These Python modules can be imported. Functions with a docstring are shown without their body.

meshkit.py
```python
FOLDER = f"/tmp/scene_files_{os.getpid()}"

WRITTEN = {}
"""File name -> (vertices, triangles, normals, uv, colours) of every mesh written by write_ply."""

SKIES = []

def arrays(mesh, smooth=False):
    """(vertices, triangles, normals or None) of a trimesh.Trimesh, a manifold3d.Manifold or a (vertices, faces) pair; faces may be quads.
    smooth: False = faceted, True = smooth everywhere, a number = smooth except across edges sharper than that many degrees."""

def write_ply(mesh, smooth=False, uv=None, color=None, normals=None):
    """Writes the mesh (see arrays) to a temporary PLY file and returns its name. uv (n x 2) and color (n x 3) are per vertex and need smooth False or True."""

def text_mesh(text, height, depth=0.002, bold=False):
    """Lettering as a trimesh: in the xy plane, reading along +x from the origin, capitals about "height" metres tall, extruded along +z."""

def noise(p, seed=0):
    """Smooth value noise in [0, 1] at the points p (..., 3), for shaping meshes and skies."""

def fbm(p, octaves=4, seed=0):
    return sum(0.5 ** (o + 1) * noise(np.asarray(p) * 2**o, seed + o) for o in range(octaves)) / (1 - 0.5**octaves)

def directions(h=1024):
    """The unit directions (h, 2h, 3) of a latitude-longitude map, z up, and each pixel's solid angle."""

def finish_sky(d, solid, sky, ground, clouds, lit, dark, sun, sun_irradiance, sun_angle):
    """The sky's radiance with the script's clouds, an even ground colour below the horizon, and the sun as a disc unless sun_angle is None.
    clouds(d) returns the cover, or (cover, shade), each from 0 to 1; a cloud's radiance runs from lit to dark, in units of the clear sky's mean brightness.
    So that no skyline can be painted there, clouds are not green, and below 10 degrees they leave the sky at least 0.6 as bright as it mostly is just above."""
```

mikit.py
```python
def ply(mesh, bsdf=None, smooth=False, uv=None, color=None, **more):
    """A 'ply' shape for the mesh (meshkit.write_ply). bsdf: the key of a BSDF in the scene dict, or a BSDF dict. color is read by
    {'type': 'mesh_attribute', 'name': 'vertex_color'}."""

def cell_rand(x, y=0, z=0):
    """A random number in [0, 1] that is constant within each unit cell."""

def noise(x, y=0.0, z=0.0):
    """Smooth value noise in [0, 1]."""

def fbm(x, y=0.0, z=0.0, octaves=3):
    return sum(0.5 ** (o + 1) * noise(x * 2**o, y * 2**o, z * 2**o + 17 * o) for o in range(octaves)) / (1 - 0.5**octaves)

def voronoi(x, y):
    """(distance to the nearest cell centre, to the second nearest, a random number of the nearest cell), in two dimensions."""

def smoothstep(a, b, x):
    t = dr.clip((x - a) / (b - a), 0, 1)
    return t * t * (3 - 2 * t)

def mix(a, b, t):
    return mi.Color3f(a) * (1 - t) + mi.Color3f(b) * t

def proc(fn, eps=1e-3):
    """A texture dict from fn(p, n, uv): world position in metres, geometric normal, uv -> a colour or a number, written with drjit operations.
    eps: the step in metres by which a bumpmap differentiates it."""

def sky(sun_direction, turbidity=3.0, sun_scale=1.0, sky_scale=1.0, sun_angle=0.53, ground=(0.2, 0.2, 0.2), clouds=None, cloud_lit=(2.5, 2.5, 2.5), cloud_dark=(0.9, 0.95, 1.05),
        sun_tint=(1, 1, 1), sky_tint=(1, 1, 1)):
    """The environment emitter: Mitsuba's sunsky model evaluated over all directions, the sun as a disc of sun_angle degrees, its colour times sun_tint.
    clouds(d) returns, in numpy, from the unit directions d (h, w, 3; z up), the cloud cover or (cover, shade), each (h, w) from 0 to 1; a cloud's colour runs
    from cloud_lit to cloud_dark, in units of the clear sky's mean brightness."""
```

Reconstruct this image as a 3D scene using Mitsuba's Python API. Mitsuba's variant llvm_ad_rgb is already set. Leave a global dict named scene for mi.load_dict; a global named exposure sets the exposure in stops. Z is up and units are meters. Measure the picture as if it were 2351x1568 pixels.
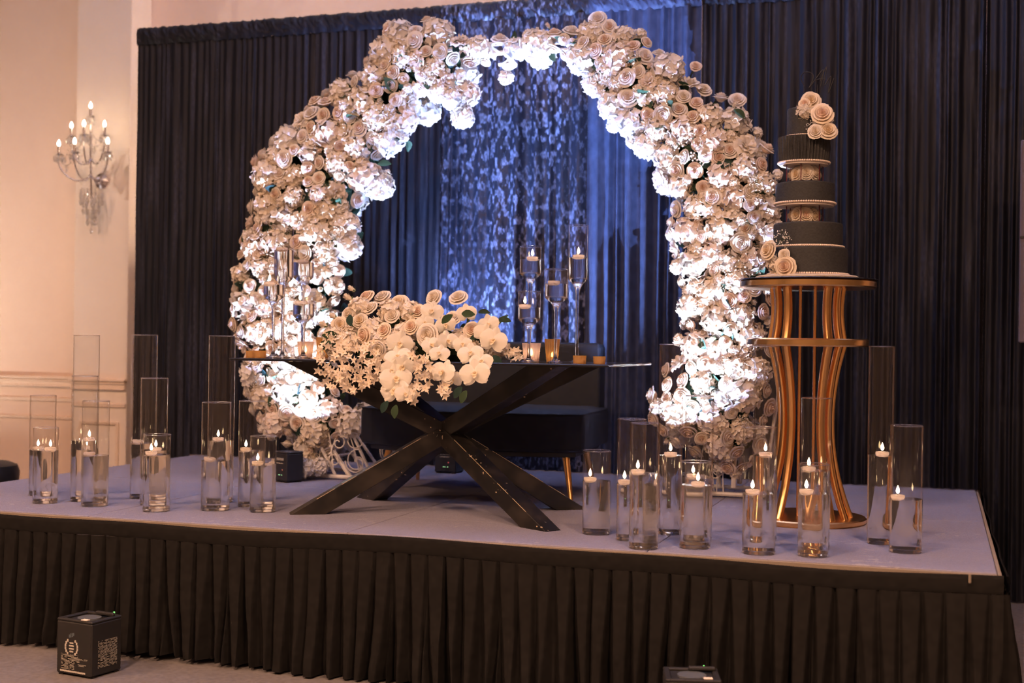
import math, random
import numpy as np, trimesh, mitsuba as mi, mikit, meshkit
import manifold3d as m3
from shapely.geometry import Polygon, Point
from mikit import proc, noise, fbm, voronoi, smoothstep, mix
T = mi.ScalarTransform4f
rng = np.random.default_rng(11)
random.seed(11)
scene, labels, count = {'type': 'scene'}, {}, {}
PI = math.pi

# ------------------------------------------------------------------ camera, light, exposure
EYE = np.array([0.0, 0.0, 1.41])
FWD, UP = np.array([-0.310678, 0.950512, 0.002333]), np.array([-0.012107, -0.006411, 0.999906])
scene['camera'] = {'type': 'thinlens', 'fov': 42.789, 'fov_axis': 'x', 'aperture_radius': 0.011, 'focus_distance': 5.9,
                   'near_clip': 0.05, 'far_clip': 100.0,
                   'to_world': T().look_at(origin=EYE.tolist(), target=(EYE + FWD).tolist(), up=UP.tolist())}
exposure = 0.0
WARM = np.array([1.0, 0.575, 0.36])
CEILING_LAMP = 245.0             # radiance of the ballroom's ceiling lamps
COOL = np.array([0.52, 0.76, 1.62])
UPLIGHT = 24.0                   # on-stage battery uplights, cool white
WALL_WASH = np.array([1.0, .70, .50])   # amber uplights that wash the wall, behind the drapes and left of the frame
FLAME, BULB = 25.0, 38.0

# ------------------------------------------------------------------ helpers
def num(k):
    n = count.get(k, 0); count[k] = n + 1
    return k if n == 0 else f'{k}_{n:03d}'

def label(k, text, cat, group=None, kind=None):
    labels[k] = {'label': text, 'category': cat}
    if group: labels[k]['group'] = group
    if kind: labels[k]['kind'] = kind

def thing(name, text, cat, group=None):
    k = num(name); label(k, text, cat, group)
    return k

def put(key, shape, M=None, text=None, **kw):
    d = dict(shape)
    if M is not None: d['to_world'] = T(np.asarray(M, float).tolist())
    d.update(kw); scene[key] = d
    if text: labels[key] = {'label': text}
    return key

def part(parent, name, mesh, bsdf, smooth=30, M=None, text=None, color=None, **kw):
    return put(num(parent + '__' + name), mikit.ply(mesh, bsdf, smooth=smooth, color=color), M, text, **kw)

def part_of(parent, name, shape, M=None, text=None, **kw):
    return put(num(parent + '__' + name), shape, M, text, **kw)

def structure(name, mesh, bsdf, smooth=False, text=None):
    scene[name] = mikit.ply(mesh, bsdf, smooth=smooth)
    labels[name] = {'kind': 'structure', 'label': text or name.replace('_', ' ')}

def cat(ms): return trimesh.util.concatenate([m for m in ms])

def box(c, s, b=0.0, rz=0.0):
    """A box of full size s about c with edges chamfered by b."""
    s = np.asarray(s, float) / 2
    if b <= 0:
        m = trimesh.creation.box(extents=s * 2)
    else:
        b = min(b, s.min() * .95)
        pts = []
        for sx in (-1, 1):
            for sy in (-1, 1):
                for sz in (-1, 1):
                    q = np.array([sx, sy, sz])
                    for k in range(3):
                        o = np.full(3, b); o[k] = 0
                        pts.append(q * (s - o))
        m = trimesh.convex.convex_hull(np.array(pts))
    if rz: m.apply_transform(trimesh.transformations.rotation_matrix(rz, [0, 0, 1]))
    m.apply_translation(c)
    return m

def lathe(prof, n=40, closed=True):
    """prof: (r, z) from bottom to top along the outside; revolved about z."""
    prof = np.asarray(prof, float); k = len(prof)
    a = np.arange(n) * 2 * PI / n
    v = np.stack([prof[:, 0][:, None] * np.cos(a), prof[:, 0][:, None] * np.sin(a), np.repeat(prof[:, 1][:, None], n, 1)], -1).reshape(-1, 3)
    f = []
    for i in range(k - 1):
        for j in range(n):
            p, q = i * n + j, i * n + (j + 1) % n
            if prof[i, 0] > 1e-9: f.append([p, q, q + n])
            if prof[i + 1, 0] > 1e-9: f.append([p, q + n, p + n])
    m = trimesh.Trimesh(v, np.array(f), process=False)
    m.merge_vertices(); m.remove_unreferenced_vertices()
    return m

def tube(path, r, n=8, cap=True, loop=False):
    path = np.asarray(path, float); k = len(path)
    r = np.broadcast_to(np.asarray(r, float), k)
    if loop:
        t = np.roll(path, -1, 0) - np.roll(path, 1, 0)
    else:
        t = np.gradient(path, axis=0)
    t /= np.linalg.norm(t, axis=1, keepdims=True) + 1e-12
    ref = np.array([0, 0, 1.0]) if abs(t[0][2]) < .9 else np.array([1.0, 0, 0])
    u = np.cross(t[0], ref); u /= np.linalg.norm(u)
    a = np.arange(n) * 2 * PI / n; v = []
    for i in range(k):
        u = u - t[i] * (u @ t[i]); u /= np.linalg.norm(u) + 1e-12
        w = np.cross(t[i], u)
        v.append(path[i] + r[i] * (np.cos(a)[:, None] * u + np.sin(a)[:, None] * w))
    v = np.vstack(v); f = []
    for i in range(k if loop else k - 1):
        for j in range(n):
            p, q = i * n + j, i * n + (j + 1) % n
            p2, q2 = ((i + 1) % k) * n + j, ((i + 1) % k) * n + (j + 1) % n
            f += [[p, q, q2], [p, q2, p2]]
    if cap and not loop:
        v = np.vstack([v, path[:1], path[-1:]]); c0, c1 = len(v) - 2, len(v) - 1
        for j in range(n):
            f += [[c0, (j + 1) % n, j], [c1, (k - 1) * n + j, (k - 1) * n + (j + 1) % n]]
    return trimesh.Trimesh(v, np.array(f), process=False)

def grid(P):
    """Triangles of a grid of points P (a, b, 3)."""
    a, b = P.shape[:2]
    i, j = np.meshgrid(np.arange(a - 1), np.arange(b - 1), indexing='ij')
    p = (i * b + j).ravel()
    f = np.vstack([np.stack([p, p + b, p + b + 1], 1), np.stack([p, p + b + 1, p + 1], 1)])
    return P.reshape(-1, 3), f

def grid_mesh(P):
    v, f = grid(P); return trimesh.Trimesh(v, f, process=False)

def frame(n, spin=0.0):
    n = np.asarray(n, float); n = n / np.linalg.norm(n)
    u = np.cross([0.3, 0.1, 1.0] if abs(n[2]) < .95 else [1.0, 0, 0], n); u /= np.linalg.norm(u)
    w = np.cross(n, u); c, s = math.cos(spin), math.sin(spin)
    return np.stack([c * u + s * w, -s * u + c * w, n], 1)

def place(p, n=(0, 0, 1), s=1.0, spin=0.0):
    M = np.eye(4); M[:3, :3] = frame(n, spin) * s; M[:3, 3] = p
    return M

def move(x, y, z, rz=0.0):
    M = np.eye(4); c, s = math.cos(rz), math.sin(rz)
    M[:2, :2] = [[c, -s], [s, c]]; M[:3, 3] = (x, y, z)
    return M

def ring(c, r, minor, n=40, k=8):
    a = np.arange(n) * 2 * PI / n
    return tube(np.stack([c[0] + r * np.cos(a), c[1] + r * np.sin(a), np.full(n, c[2])], 1), minor, k, loop=True)

def smooth_path(P, n, closed=False):
    from scipy.interpolate import CubicSpline
    P = np.asarray(P, float)
    d = np.r_[0, np.cumsum(np.linalg.norm(np.diff(P, axis=0), axis=1))]
    return CubicSpline(d, P)(np.linspace(0, d[-1], n))

# ------------------------------------------------------------------ materials
def mat(k, d): scene[k] = d
def rgb(*c): return {'type': 'rgb', 'value': [float(x) for x in c]}
def two(d): return {'type': 'twosided', 'bsdf': d}
def principled(c, rough=.5, metallic=0.0, spec=.5, **kw):
    return two({'type': 'principled', 'base_color': c if isinstance(c, dict) else rgb(*c), 'roughness': rough, 'metallic': metallic, 'specular': spec, **kw})

mat('wall_paint', two({'type': 'diffuse', 'reflectance': proc(lambda p, n, uv: mix((.70, .555, .455), (.74, .59, .485), fbm(p.x * 3, p.y * 3, p.z * 3)))}))
mat('pilaster_paint', two({'type': 'diffuse', 'reflectance': rgb(.77, .68, .59)}))
mat('trim_paint', principled((.73, .60, .49), .45, 0, .35))
mat('ceiling_paint', two({'type': 'diffuse', 'reflectance': rgb(.75, .68, .6)}))
mat('room_wall', two({'type': 'diffuse', 'reflectance': rgb(.20, .165, .13)}))
mat('floor_carpet', two({'type': 'diffuse', 'reflectance': proc(lambda p, n, uv: mix((.155, .14, .135), (.215, .195, .188), fbm(p.x * 60, p.y * 60, 0, 3)) * (0.86 + .28 * fbm(p.x * 1.7, p.y * 1.7, 3.0)))}))

def carpet_fn(p, n, uv):
    g = fbm(p.x * 220, p.y * 220, 0, 2)
    w = fbm(p.x * 2.3, p.y * 2.3, 5.0, 3)
    c = mix((.180, .175, .222), (.320, .312, .396), .25 + .5 * g + .35 * (w - .5))
    lint = smoothstep(.80, .86, noise(p.x * 37, p.y * 37, 2.0)) * smoothstep(.6, .75, noise(p.x * 5, p.y * 5, 9.0))
    sx = fbm(p.x * 1.1, p.y * 6.0, 1.0) - .5
    streak = smoothstep(.985, .998, 1 - mi.Float(abs(0)) - abs_(fract_(p.y * 1.13 + .10 * sx + .21) - .5)) * .6 * smoothstep(.56, .70, noise(p.x * 2.1, p.y * 1.3, 7.0))
    return mix(c, (.36, .35, .38), .55 * lint + .5 * streak)
import drjit as dr
def abs_(x): return dr.abs(x)
def fract_(x): return x - dr.floor(x)
mat('stage_carpet', two({'type': 'diffuse', 'reflectance': proc(carpet_fn)}))
mat('stage_edge', principled((.22, .18, .14), .6, 0, .3))

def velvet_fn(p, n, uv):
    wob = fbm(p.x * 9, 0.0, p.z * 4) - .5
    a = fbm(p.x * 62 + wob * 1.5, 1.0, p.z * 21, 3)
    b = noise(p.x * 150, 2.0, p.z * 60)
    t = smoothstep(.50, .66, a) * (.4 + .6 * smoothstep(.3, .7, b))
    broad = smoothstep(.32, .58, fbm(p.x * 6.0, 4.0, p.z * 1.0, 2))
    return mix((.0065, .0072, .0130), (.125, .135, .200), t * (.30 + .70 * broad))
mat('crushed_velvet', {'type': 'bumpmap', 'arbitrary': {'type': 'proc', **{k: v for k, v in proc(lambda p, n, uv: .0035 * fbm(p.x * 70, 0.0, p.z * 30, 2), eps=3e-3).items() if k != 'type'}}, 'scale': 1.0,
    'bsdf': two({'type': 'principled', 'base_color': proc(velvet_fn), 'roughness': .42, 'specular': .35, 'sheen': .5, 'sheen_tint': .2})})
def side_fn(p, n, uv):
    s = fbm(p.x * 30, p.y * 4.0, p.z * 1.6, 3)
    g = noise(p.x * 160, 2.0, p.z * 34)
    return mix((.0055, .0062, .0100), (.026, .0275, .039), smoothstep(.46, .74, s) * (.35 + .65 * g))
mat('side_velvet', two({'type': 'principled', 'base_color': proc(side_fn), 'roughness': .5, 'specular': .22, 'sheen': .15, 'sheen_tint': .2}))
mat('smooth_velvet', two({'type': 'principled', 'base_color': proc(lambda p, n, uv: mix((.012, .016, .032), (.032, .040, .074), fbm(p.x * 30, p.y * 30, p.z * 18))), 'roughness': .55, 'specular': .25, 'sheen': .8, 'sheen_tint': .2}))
mat('sofa_velvet', two({'type': 'principled', 'base_color': proc(lambda p, n, uv: mix((.008, .009, .012), (.016, .017, .021), fbm(p.x * 25, p.y * 25, p.z * 25))), 'roughness': .6, 'specular': .2, 'sheen': .7}))
mat('skirt_cloth', two({'type': 'diffuse', 'reflectance': proc(lambda p, n, uv: mix((.012, .0112, .0108), (.020, .0185, .0175), fbm(p.x * 40, p.y * 40, p.z * 40, 2)))}))
mat('black_glass', principled((.012, .012, .014), .04, 0, .5))
def leg_fn(p, n, uv):
    s = fbm(p.x * 9, p.y * 9, p.z * 9, 3)
    chip = smoothstep(.86, .90, noise(p.x * 75, p.y * 75, p.z * 75)) * smoothstep(.60, .72, noise(p.x * 8, p.y * 8, p.z * 8))
    return mix(mix((.009, .008, .007), (.032, .026, .021), smoothstep(.35, .75, s)), (.55, .42, .28), chip)
mat('black_lacquer', principled(proc(leg_fn), .42, 0, .3))
mat('chipped_edge', principled((.42, .31, .2), .6, 0, .3))
mat('gold', two({'type': 'principled', 'base_color': rgb(.95, .55, .23), 'metallic': 1.0, 'roughness': .27, 'specular': .5}))
mat('bright_gold', two({'type': 'principled', 'base_color': rgb(.96, .62, .28), 'metallic': 1.0, 'roughness': .22, 'specular': .5}))
mat('chrome', two({'type': 'roughconductor', 'material': 'Cr', 'alpha': .08}))
mat('glass', {'type': 'dielectric', 'int_ior': 1.5, 'ext_ior': 1.0})
mat('crystal', {'type': 'dielectric', 'int_ior': 1.62, 'ext_ior': 1.0})
mat('crystal_bright', {'type': 'principled', 'base_color': rgb(.95, .93, .9), 'roughness': .06, 'spec_trans': .75, 'eta': 1.6})
mat('water', {'type': 'dielectric', 'int_ior': 1.333, 'ext_ior': 1.0})
mat('glass_wall', {'type': 'thindielectric', 'int_ior': 1.40, 'ext_ior': 1.0})
mat('wax', {'type': 'principledthin', 'base_color': rgb(.92, .84, .76), 'roughness': .5, 'diff_trans': 1.5, 'spec_trans': 0.0})
mat('wick', two({'type': 'diffuse', 'reflectance': rgb(.03, .02, .015)}))
mat('petal', {'type': 'principledthin', 'base_color': {'type': 'mesh_attribute', 'name': 'vertex_color'}, 'roughness': .6, 'diff_trans': .38, 'spec_trans': 0.0})
mat('leaf', {'type': 'principledthin', 'base_color': {'type': 'mesh_attribute', 'name': 'vertex_color'}, 'roughness': .45, 'diff_trans': .35, 'spec_trans': 0.0})
mat('stem_green', two({'type': 'diffuse', 'reflectance': rgb(.09, .12, .05)}))
mat('core_green', two({'type': 'diffuse', 'reflectance': rgb(.012, .018, .010)}))
mat('breath_white', two({'type': 'diffuse', 'reflectance': rgb(.82, .8, .78)}))
mat('white_metal', principled((.78, .74, .68), .4, 0, .4))
mat('amber_glass', {'type': 'principledthin', 'base_color': rgb(.78, .47, .17), 'roughness': .18, 'spec_trans': .45, 'diff_trans': 1.0, 'eta': 1.5})
mat('pink_glass', {'type': 'principledthin', 'base_color': rgb(.93, .74, .62), 'roughness': .2, 'spec_trans': .3, 'diff_trans': 1.1, 'eta': 1.5})
mat('fondant', principled(proc(lambda p, n, uv: mix((.022, .022, .022), (.040, .040, .039), fbm(p.x * 160, p.y * 160, p.z * 160, 2))), .65, 0, .3))
mat('pearl', principled((.80, .68, .56), .25, .2, .6))
mat('board_white', principled((.56, .49, .43), .5, 0, .4))
mat('dark_red', principled((.10, .018, .02), .4, 0, .4))
mat('black_plastic', principled((.018, .0165, .0155), .5, 0, .4))
mat('dark_wire', principled((.03, .03, .03), .35, .6, .5))
def print_fn(p, n, uv):
    row = fract_(p.z * 210.0)
    words = noise((p.x + p.y) * 120, 0.0, dr.floor(p.z * 210.0) * 3.7)
    ink = smoothstep(.22, .32, row) * (1 - smoothstep(.70, .80, row)) * smoothstep(.30, .40, words)
    return mix((.02, .018, .016), (.36, .33, .28), ink)
mat('fine_print', two({'type': 'diffuse', 'reflectance': proc(print_fn)}))
mat('print_white', two({'type': 'diffuse', 'reflectance': rgb(.46, .42, .36)}))
mat('print_blue', two({'type': 'diffuse', 'reflectance': rgb(.12, .15, .17)}))
mat('lens', principled((.1, .11, .12), .1, 0, .8))
mat('paper_tag', two({'type': 'diffuse', 'reflectance': rgb(.8, .68, .56)}))
mat('green_led', {'type': 'diffuse', 'reflectance': rgb(.1, .5, .1)})
mat('screen_fabric', principled((.10, .088, .115), .7, 0, .3))

def glow(c, power, weight=0.02):
    return {'type': 'area', 'radiance': rgb(*(np.asarray(c) * power)), 'sampling_weight': float(weight)}

# ------------------------------------------------------------------ the room
STAGE, SX0, SX1, SY0, SY1 = 0.61, -4.93, 0.21, 5.02, 8.10
structure('floor', box((-1.5, 0.3, -.05), (17, 16.7, .1)), 'floor_carpet', text='tan carpeted ballroom floor in front of the stage')
structure('ceiling', box((-1.5, 0.3, 5.65), (17, 16.7, .1)), 'ceiling_paint', text='pale ballroom ceiling')
structure('wall_back', box((-1.5, 8.65, 2.8), (17, .2, 5.6)), 'wall_paint', text='peach painted wall behind the dark drapes')
structure('wall_left', box((-10.05, 0.3, 2.8), (.1, 16.7, 5.6)), 'room_wall', text='ballroom wall on the left')
structure('wall_right', box((7.05, 0.3, 2.8), (.1, 16.7, 5.6)), 'room_wall', text='ballroom wall on the right')
structure('wall_front', box((-1.5, -8.05, 2.8), (17, .1, 5.6)), 'room_wall', text='ballroom wall behind the viewer')
structure('trim_1', box((-5.942, 8.43, 2.8), (.472, .26, 5.6), .004), 'pilaster_paint', text='pale pilaster that carries the crystal sconce')

def rail(x0, x1, y, zt):
    """Chair rail: stepped moulding between zt - .085 and zt."""
    L, c = x1 - x0, (x0 + x1) / 2
    return cat([box((c, y - .012, zt - .043), (L, .024, .086), .003), box((c, y - .024, zt - .012), (L + .02, .048, .022), .006),
                box((c, y - .019, zt - .034), (L + .01, .038, .016), .005), box((c, y - .016, zt - .076), (L, .032, .016), .005)])
structure('trim_2', rail(-10, -6.18, 8.55, 1.118), 'trim_paint', 40, 'chair rail moulding along the peach wall')
structure('trim_3', rail(-6.18, -5.706, 8.30, 1.116), 'trim_paint', 40, 'chair rail moulding across the pilaster')
def bar_trim(x0, x1, y, z, h=.024): return cat([box(((x0 + x1) / 2, y - .008, z), (x1 - x0, .016, h), .005), box(((x0 + x1) / 2, y - .013, z + h * .25), (x1 - x0, .012, h * .35), .003)])
structure('trim_4', bar_trim(-10, -6.18, 8.55, .935, .03), 'trim_paint', 40, 'upper dado moulding on the peach wall')
structure('trim_5', bar_trim(-6.18, -5.706, 8.30, .918, .03), 'trim_paint', 40, 'upper dado moulding on the pilaster')
structure('trim_6', cat([bar_trim(-9.5, -6.3, 8.55, .795), bar_trim(-9.5, -6.3, 8.55, .2)]), 'trim_paint', 40, 'panel frame moulding on the dado of the peach wall')
structure('trim_7', cat([bar_trim(-6.10, -5.775, 8.30, .785), bar_trim(-6.10, -5.775, 8.30, .2), box((-5.775, 8.292, .49), (.024, .016, .61), .005), box((-6.10, 8.292, .49), (.024, .016, .61), .005)]), 'trim_paint', 40, 'panel frame moulding on the dado of the pilaster')
structure('baseboard_left', box((-8.1, 8.54, .07), (3.8, .02, .14), .004), 'trim_paint', text='white baseboard of the peach wall')

def disc(r, n=28):
    a = np.arange(n) * 2 * PI / n
    v = np.vstack([np.stack([r * np.cos(a), r * np.sin(a), 0 * a], 1), [[0, 0, 0]]])
    return trimesh.Trimesh(v, [[(j + 1) % n, j, n] for j in range(n)], process=False)
lamp_ring, lamp_disc = mikit.ply(lathe([(.42, -.06), (.48, -.06), (.48, 0), (.42, 0), (.42, -.06)], 32), 'trim_paint', smooth=30), disc(.42)
lamp_face = mikit.ply(lamp_disc, 'trim_paint')
for i, (lx, ly) in enumerate([(-6.6, .6), (-2.6, .2), (1.6, .6), (-5.0, -4.0), (-1.0, -4.4), (3.4, -3.6)]):
    k = thing('ceiling_lamp', 'round warm ceiling lamp out of the frame, ' + ('left', 'middle', 'right')[i % 3] + (' of the front row', ' of the rear row')[i // 3], 'ceiling lamp', 'ceiling lamps of the ballroom')
    part_of(k, 'rim', lamp_ring, move(lx, ly, 5.6))
    part_of(k, 'diffuser', lamp_face, move(lx, ly, 5.575), emitter=glow(WARM, CEILING_LAMP * (1.0 if ly > 0 else .5), 1.0))

# ------------------------------------------------------------------ the stage
st = thing('stage', 'low portable stage topped with grey carpet and edged with a pale strip', 'stage')
xs = np.linspace(SX0, SX1, 5); ysm = [SY0, 6.48, SY1]
for i in range(4):
    for j in range(2):
        part(st, 'deck_panel', box(((xs[i] + xs[i + 1]) / 2, (ysm[j] + ysm[j + 1]) / 2, STAGE - .04), (xs[i + 1] - xs[i] - .003, ysm[j + 1] - ysm[j] - .003, .08), .003), 'stage_carpet', False)
part(st, 'edge_strip', box(((SX0 + SX1) / 2, SY0 - .008, STAGE - .022), (SX1 - SX0, .014, .036), .003), 'stage_edge', text='pale front edge strip')
part(st, 'edge_strip', box((SX1 + .008, (SY0 + SY1) / 2, STAGE - .022), (.014, SY1 - SY0, .036), .003), 'stage_edge')
leg_shape = mikit.ply(box((0, 0, .265), (.05, .05, .53), .004), 'black_plastic')
for lx in (SX0 + .1, -3.6, -2.36, -1.1, SX1 - .1):
    for ly in (SY0 + .2, 6.5, SY1 - .2):
        part_of(st, 'leg', leg_shape, move(lx, ly, 0))

def skirt(L, seed, sag):
    """Box-pleated skirting in its own frame: along +x from 0 to L, hanging in front of y = 0."""
    r = np.random.default_rng(seed)
    p, nz = .0775, 26
    npl = int(round(L / p)); per = 16
    x = np.linspace(0, L, npl * per + 1); s = x / p
    t = np.linspace(0, 1, nz)[:, None]                       # 0 at the band, 1 at the hem
    k = np.floor(s - 1e-9).astype(int).clip(0, npl - 1)
    fl, depth, ph = r.uniform(.45, 1.7, npl + 2), r.uniform(.6, 1.25, npl + 2), r.normal(0, .09, npl + 2)
    drift = r.normal(0, .48, npl + 2); drift = np.convolve(drift, [.25, .5, .25], 'same')
    zz = 0.535 - t * (0.515 + .012 * np.sin(x * 3.1)[None])
    u = s[None] + (drift[k] * t ** 1.6 * .9 + ph[k] * t)     # folds wander as they fall
    f = u - np.floor(u)
    w = (.05 + .33 * t ** .8) * fl[k][None].clip(.6, 1.3)     # half width of the dark gap
    d = np.minimum(f, 1 - f)
    valley = 1 - np.clip(d / np.maximum(w, 1e-3), 0, 1) ** 1.3
    belly = .010 * np.sin(PI * f) * (.4 + t)
    low = meshkit.fbm(np.stack([x[None] * 5 + 0 * t, 0 * x[None] + t * 2.2, 0 * x[None] + 0 * t + seed], -1), 3)
    y = -.012 - .030 * t - belly + valley * (.013 + .052 * t ** .8) * depth[k][None] - .05 * (low - .5) * t
    zs = sag(x)[None] * (1 - t)
    return np.stack([np.broadcast_to(x[None], y.shape), y, zz + zs], -1)
sag = lambda x: .006 * np.sin(x * 2.3 + 1.0) + .004 * np.sin(x * 5.1) - .002
def band(L, sag, seed):
    x = np.linspace(0, L, 260); z0 = sag(x)
    rows = []
    for zz, yy in ((.535, -.012), (.55, -.017), (.585, -.018), (.600, -.014), (.602, -.006)):
        rows.append(np.stack([x, yy - .004 * np.sin(x * 7 + seed), zz + z0], -1))
    return grid_mesh(np.array(rows))
sk = thing('stage_skirt', 'long black pleated skirt hanging along the front of the stage', 'stage skirt')
M = move(SX0, SY0 - .016, 0)
part(sk, 'cloth', grid_mesh(skirt(SX1 + .02 - SX0, 5, sag)), 'skirt_cloth', True, M)
part(sk, 'band', band(SX1 + .02 - SX0, sag, 1), 'skirt_cloth', True, M)
part(sk, 'clip', box((.115, SY0 - .040, .592), (.010, .010, .036), .003), 'stage_edge', text='pale clip near the right corner')
sk2 = thing('stage_skirt', 'black pleated skirt on the right side of the stage, turning away at the corner', 'stage skirt')
M2 = np.eye(4); M2[:3, :3] = [[0, -1, 0], [1, 0, 0], [0, 0, 1]]; M2[:3, 3] = (SX1 + .02, SY0 - .02, 0)
P = skirt(SY1 - SY0, 9, sag); P[..., 1] *= 1.5
part(sk2, 'cloth', grid_mesh(P), 'skirt_cloth', True, M2)
part(sk2, 'band', band(SY1 - SY0, sag, 2), 'skirt_cloth', True, M2)

# ------------------------------------------------------------------ velvet drapes
def drape(x0, x1, y0, ztop, zbot, period, amp, seed, nz=44):
    r = np.random.default_rng(seed)
    c = [x0 - period]
    while c[-1] < x1 + period: c.append(c[-1] + period * r.uniform(.55, 1.5))
    c = np.array(c); nx = int((x1 - x0) / .0065)
    x = np.linspace(x0, x1, nx); t = np.linspace(0, 1, nz)[:, None]
    z = ztop + (zbot(x)[None] - ztop) * t
    wander = .5 * period * (meshkit.fbm(np.stack([x[None] * 1.4 + 0 * t, t * 1.6 + 0 * x[None], 0 * x[None] + 0 * t + seed], -1), 3, seed) - .5)
    u = np.interp(x[None] + wander * (.3 + t), c, np.arange(len(c)))
    k = np.floor(u).astype(int).clip(0, len(c) - 2); f = u - k
    h = r.uniform(.45, 1.25, len(c))[k]
    sharp = r.uniform(.6, 1.6, len(c))[k]
    y = y0 - amp * h * (.5 - .5 * np.cos(2 * PI * f)) ** sharp * (.55 + .45 * t)
    y -= .018 * (meshkit.fbm(np.stack([x[None] * 2.2 + 0 * t, t * 3 + 0 * x[None], 0 * x[None] + 0 * t + seed], -1), 3) - .5)
    y += .004 * (meshkit.noise(np.stack([x[None] * 90 + 0 * t, z * 4, 0 * x[None] + 0 * t], -1)) - .5)
    return grid_mesh(np.stack([np.broadcast_to(x[None], y.shape), y, z], -1))
def header(x0, x1, y0, ztop, seed, nz=12):
    x = np.linspace(x0, x1, int((x1 - x0) / .006)); t = np.linspace(0, 1, nz)[:, None]
    z = ztop + .012 - .12 * t + .012 * (meshkit.noise(np.stack([x[None] * 55 + 0 * t, 0 * x[None] + 0 * t, 0 * x[None] + 0 * t + seed], -1)) - .5)
    q = np.stack([x[None] * 42 + .8 * np.sin(t * 6), 0 * x[None] + t * 3.0, 0 * x[None] + 0 * t + seed], -1)
    bulge = .016 * np.sin(PI * np.clip(t * 1.05, 0, 1)) ** .6
    y = y0 - .012 - bulge - .020 * (meshkit.fbm(q, 3) - .5) * (.4 + bulge / .016)
    return grid_mesh(np.stack([np.broadcast_to(x[None], y.shape), y, z], -1))
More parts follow.
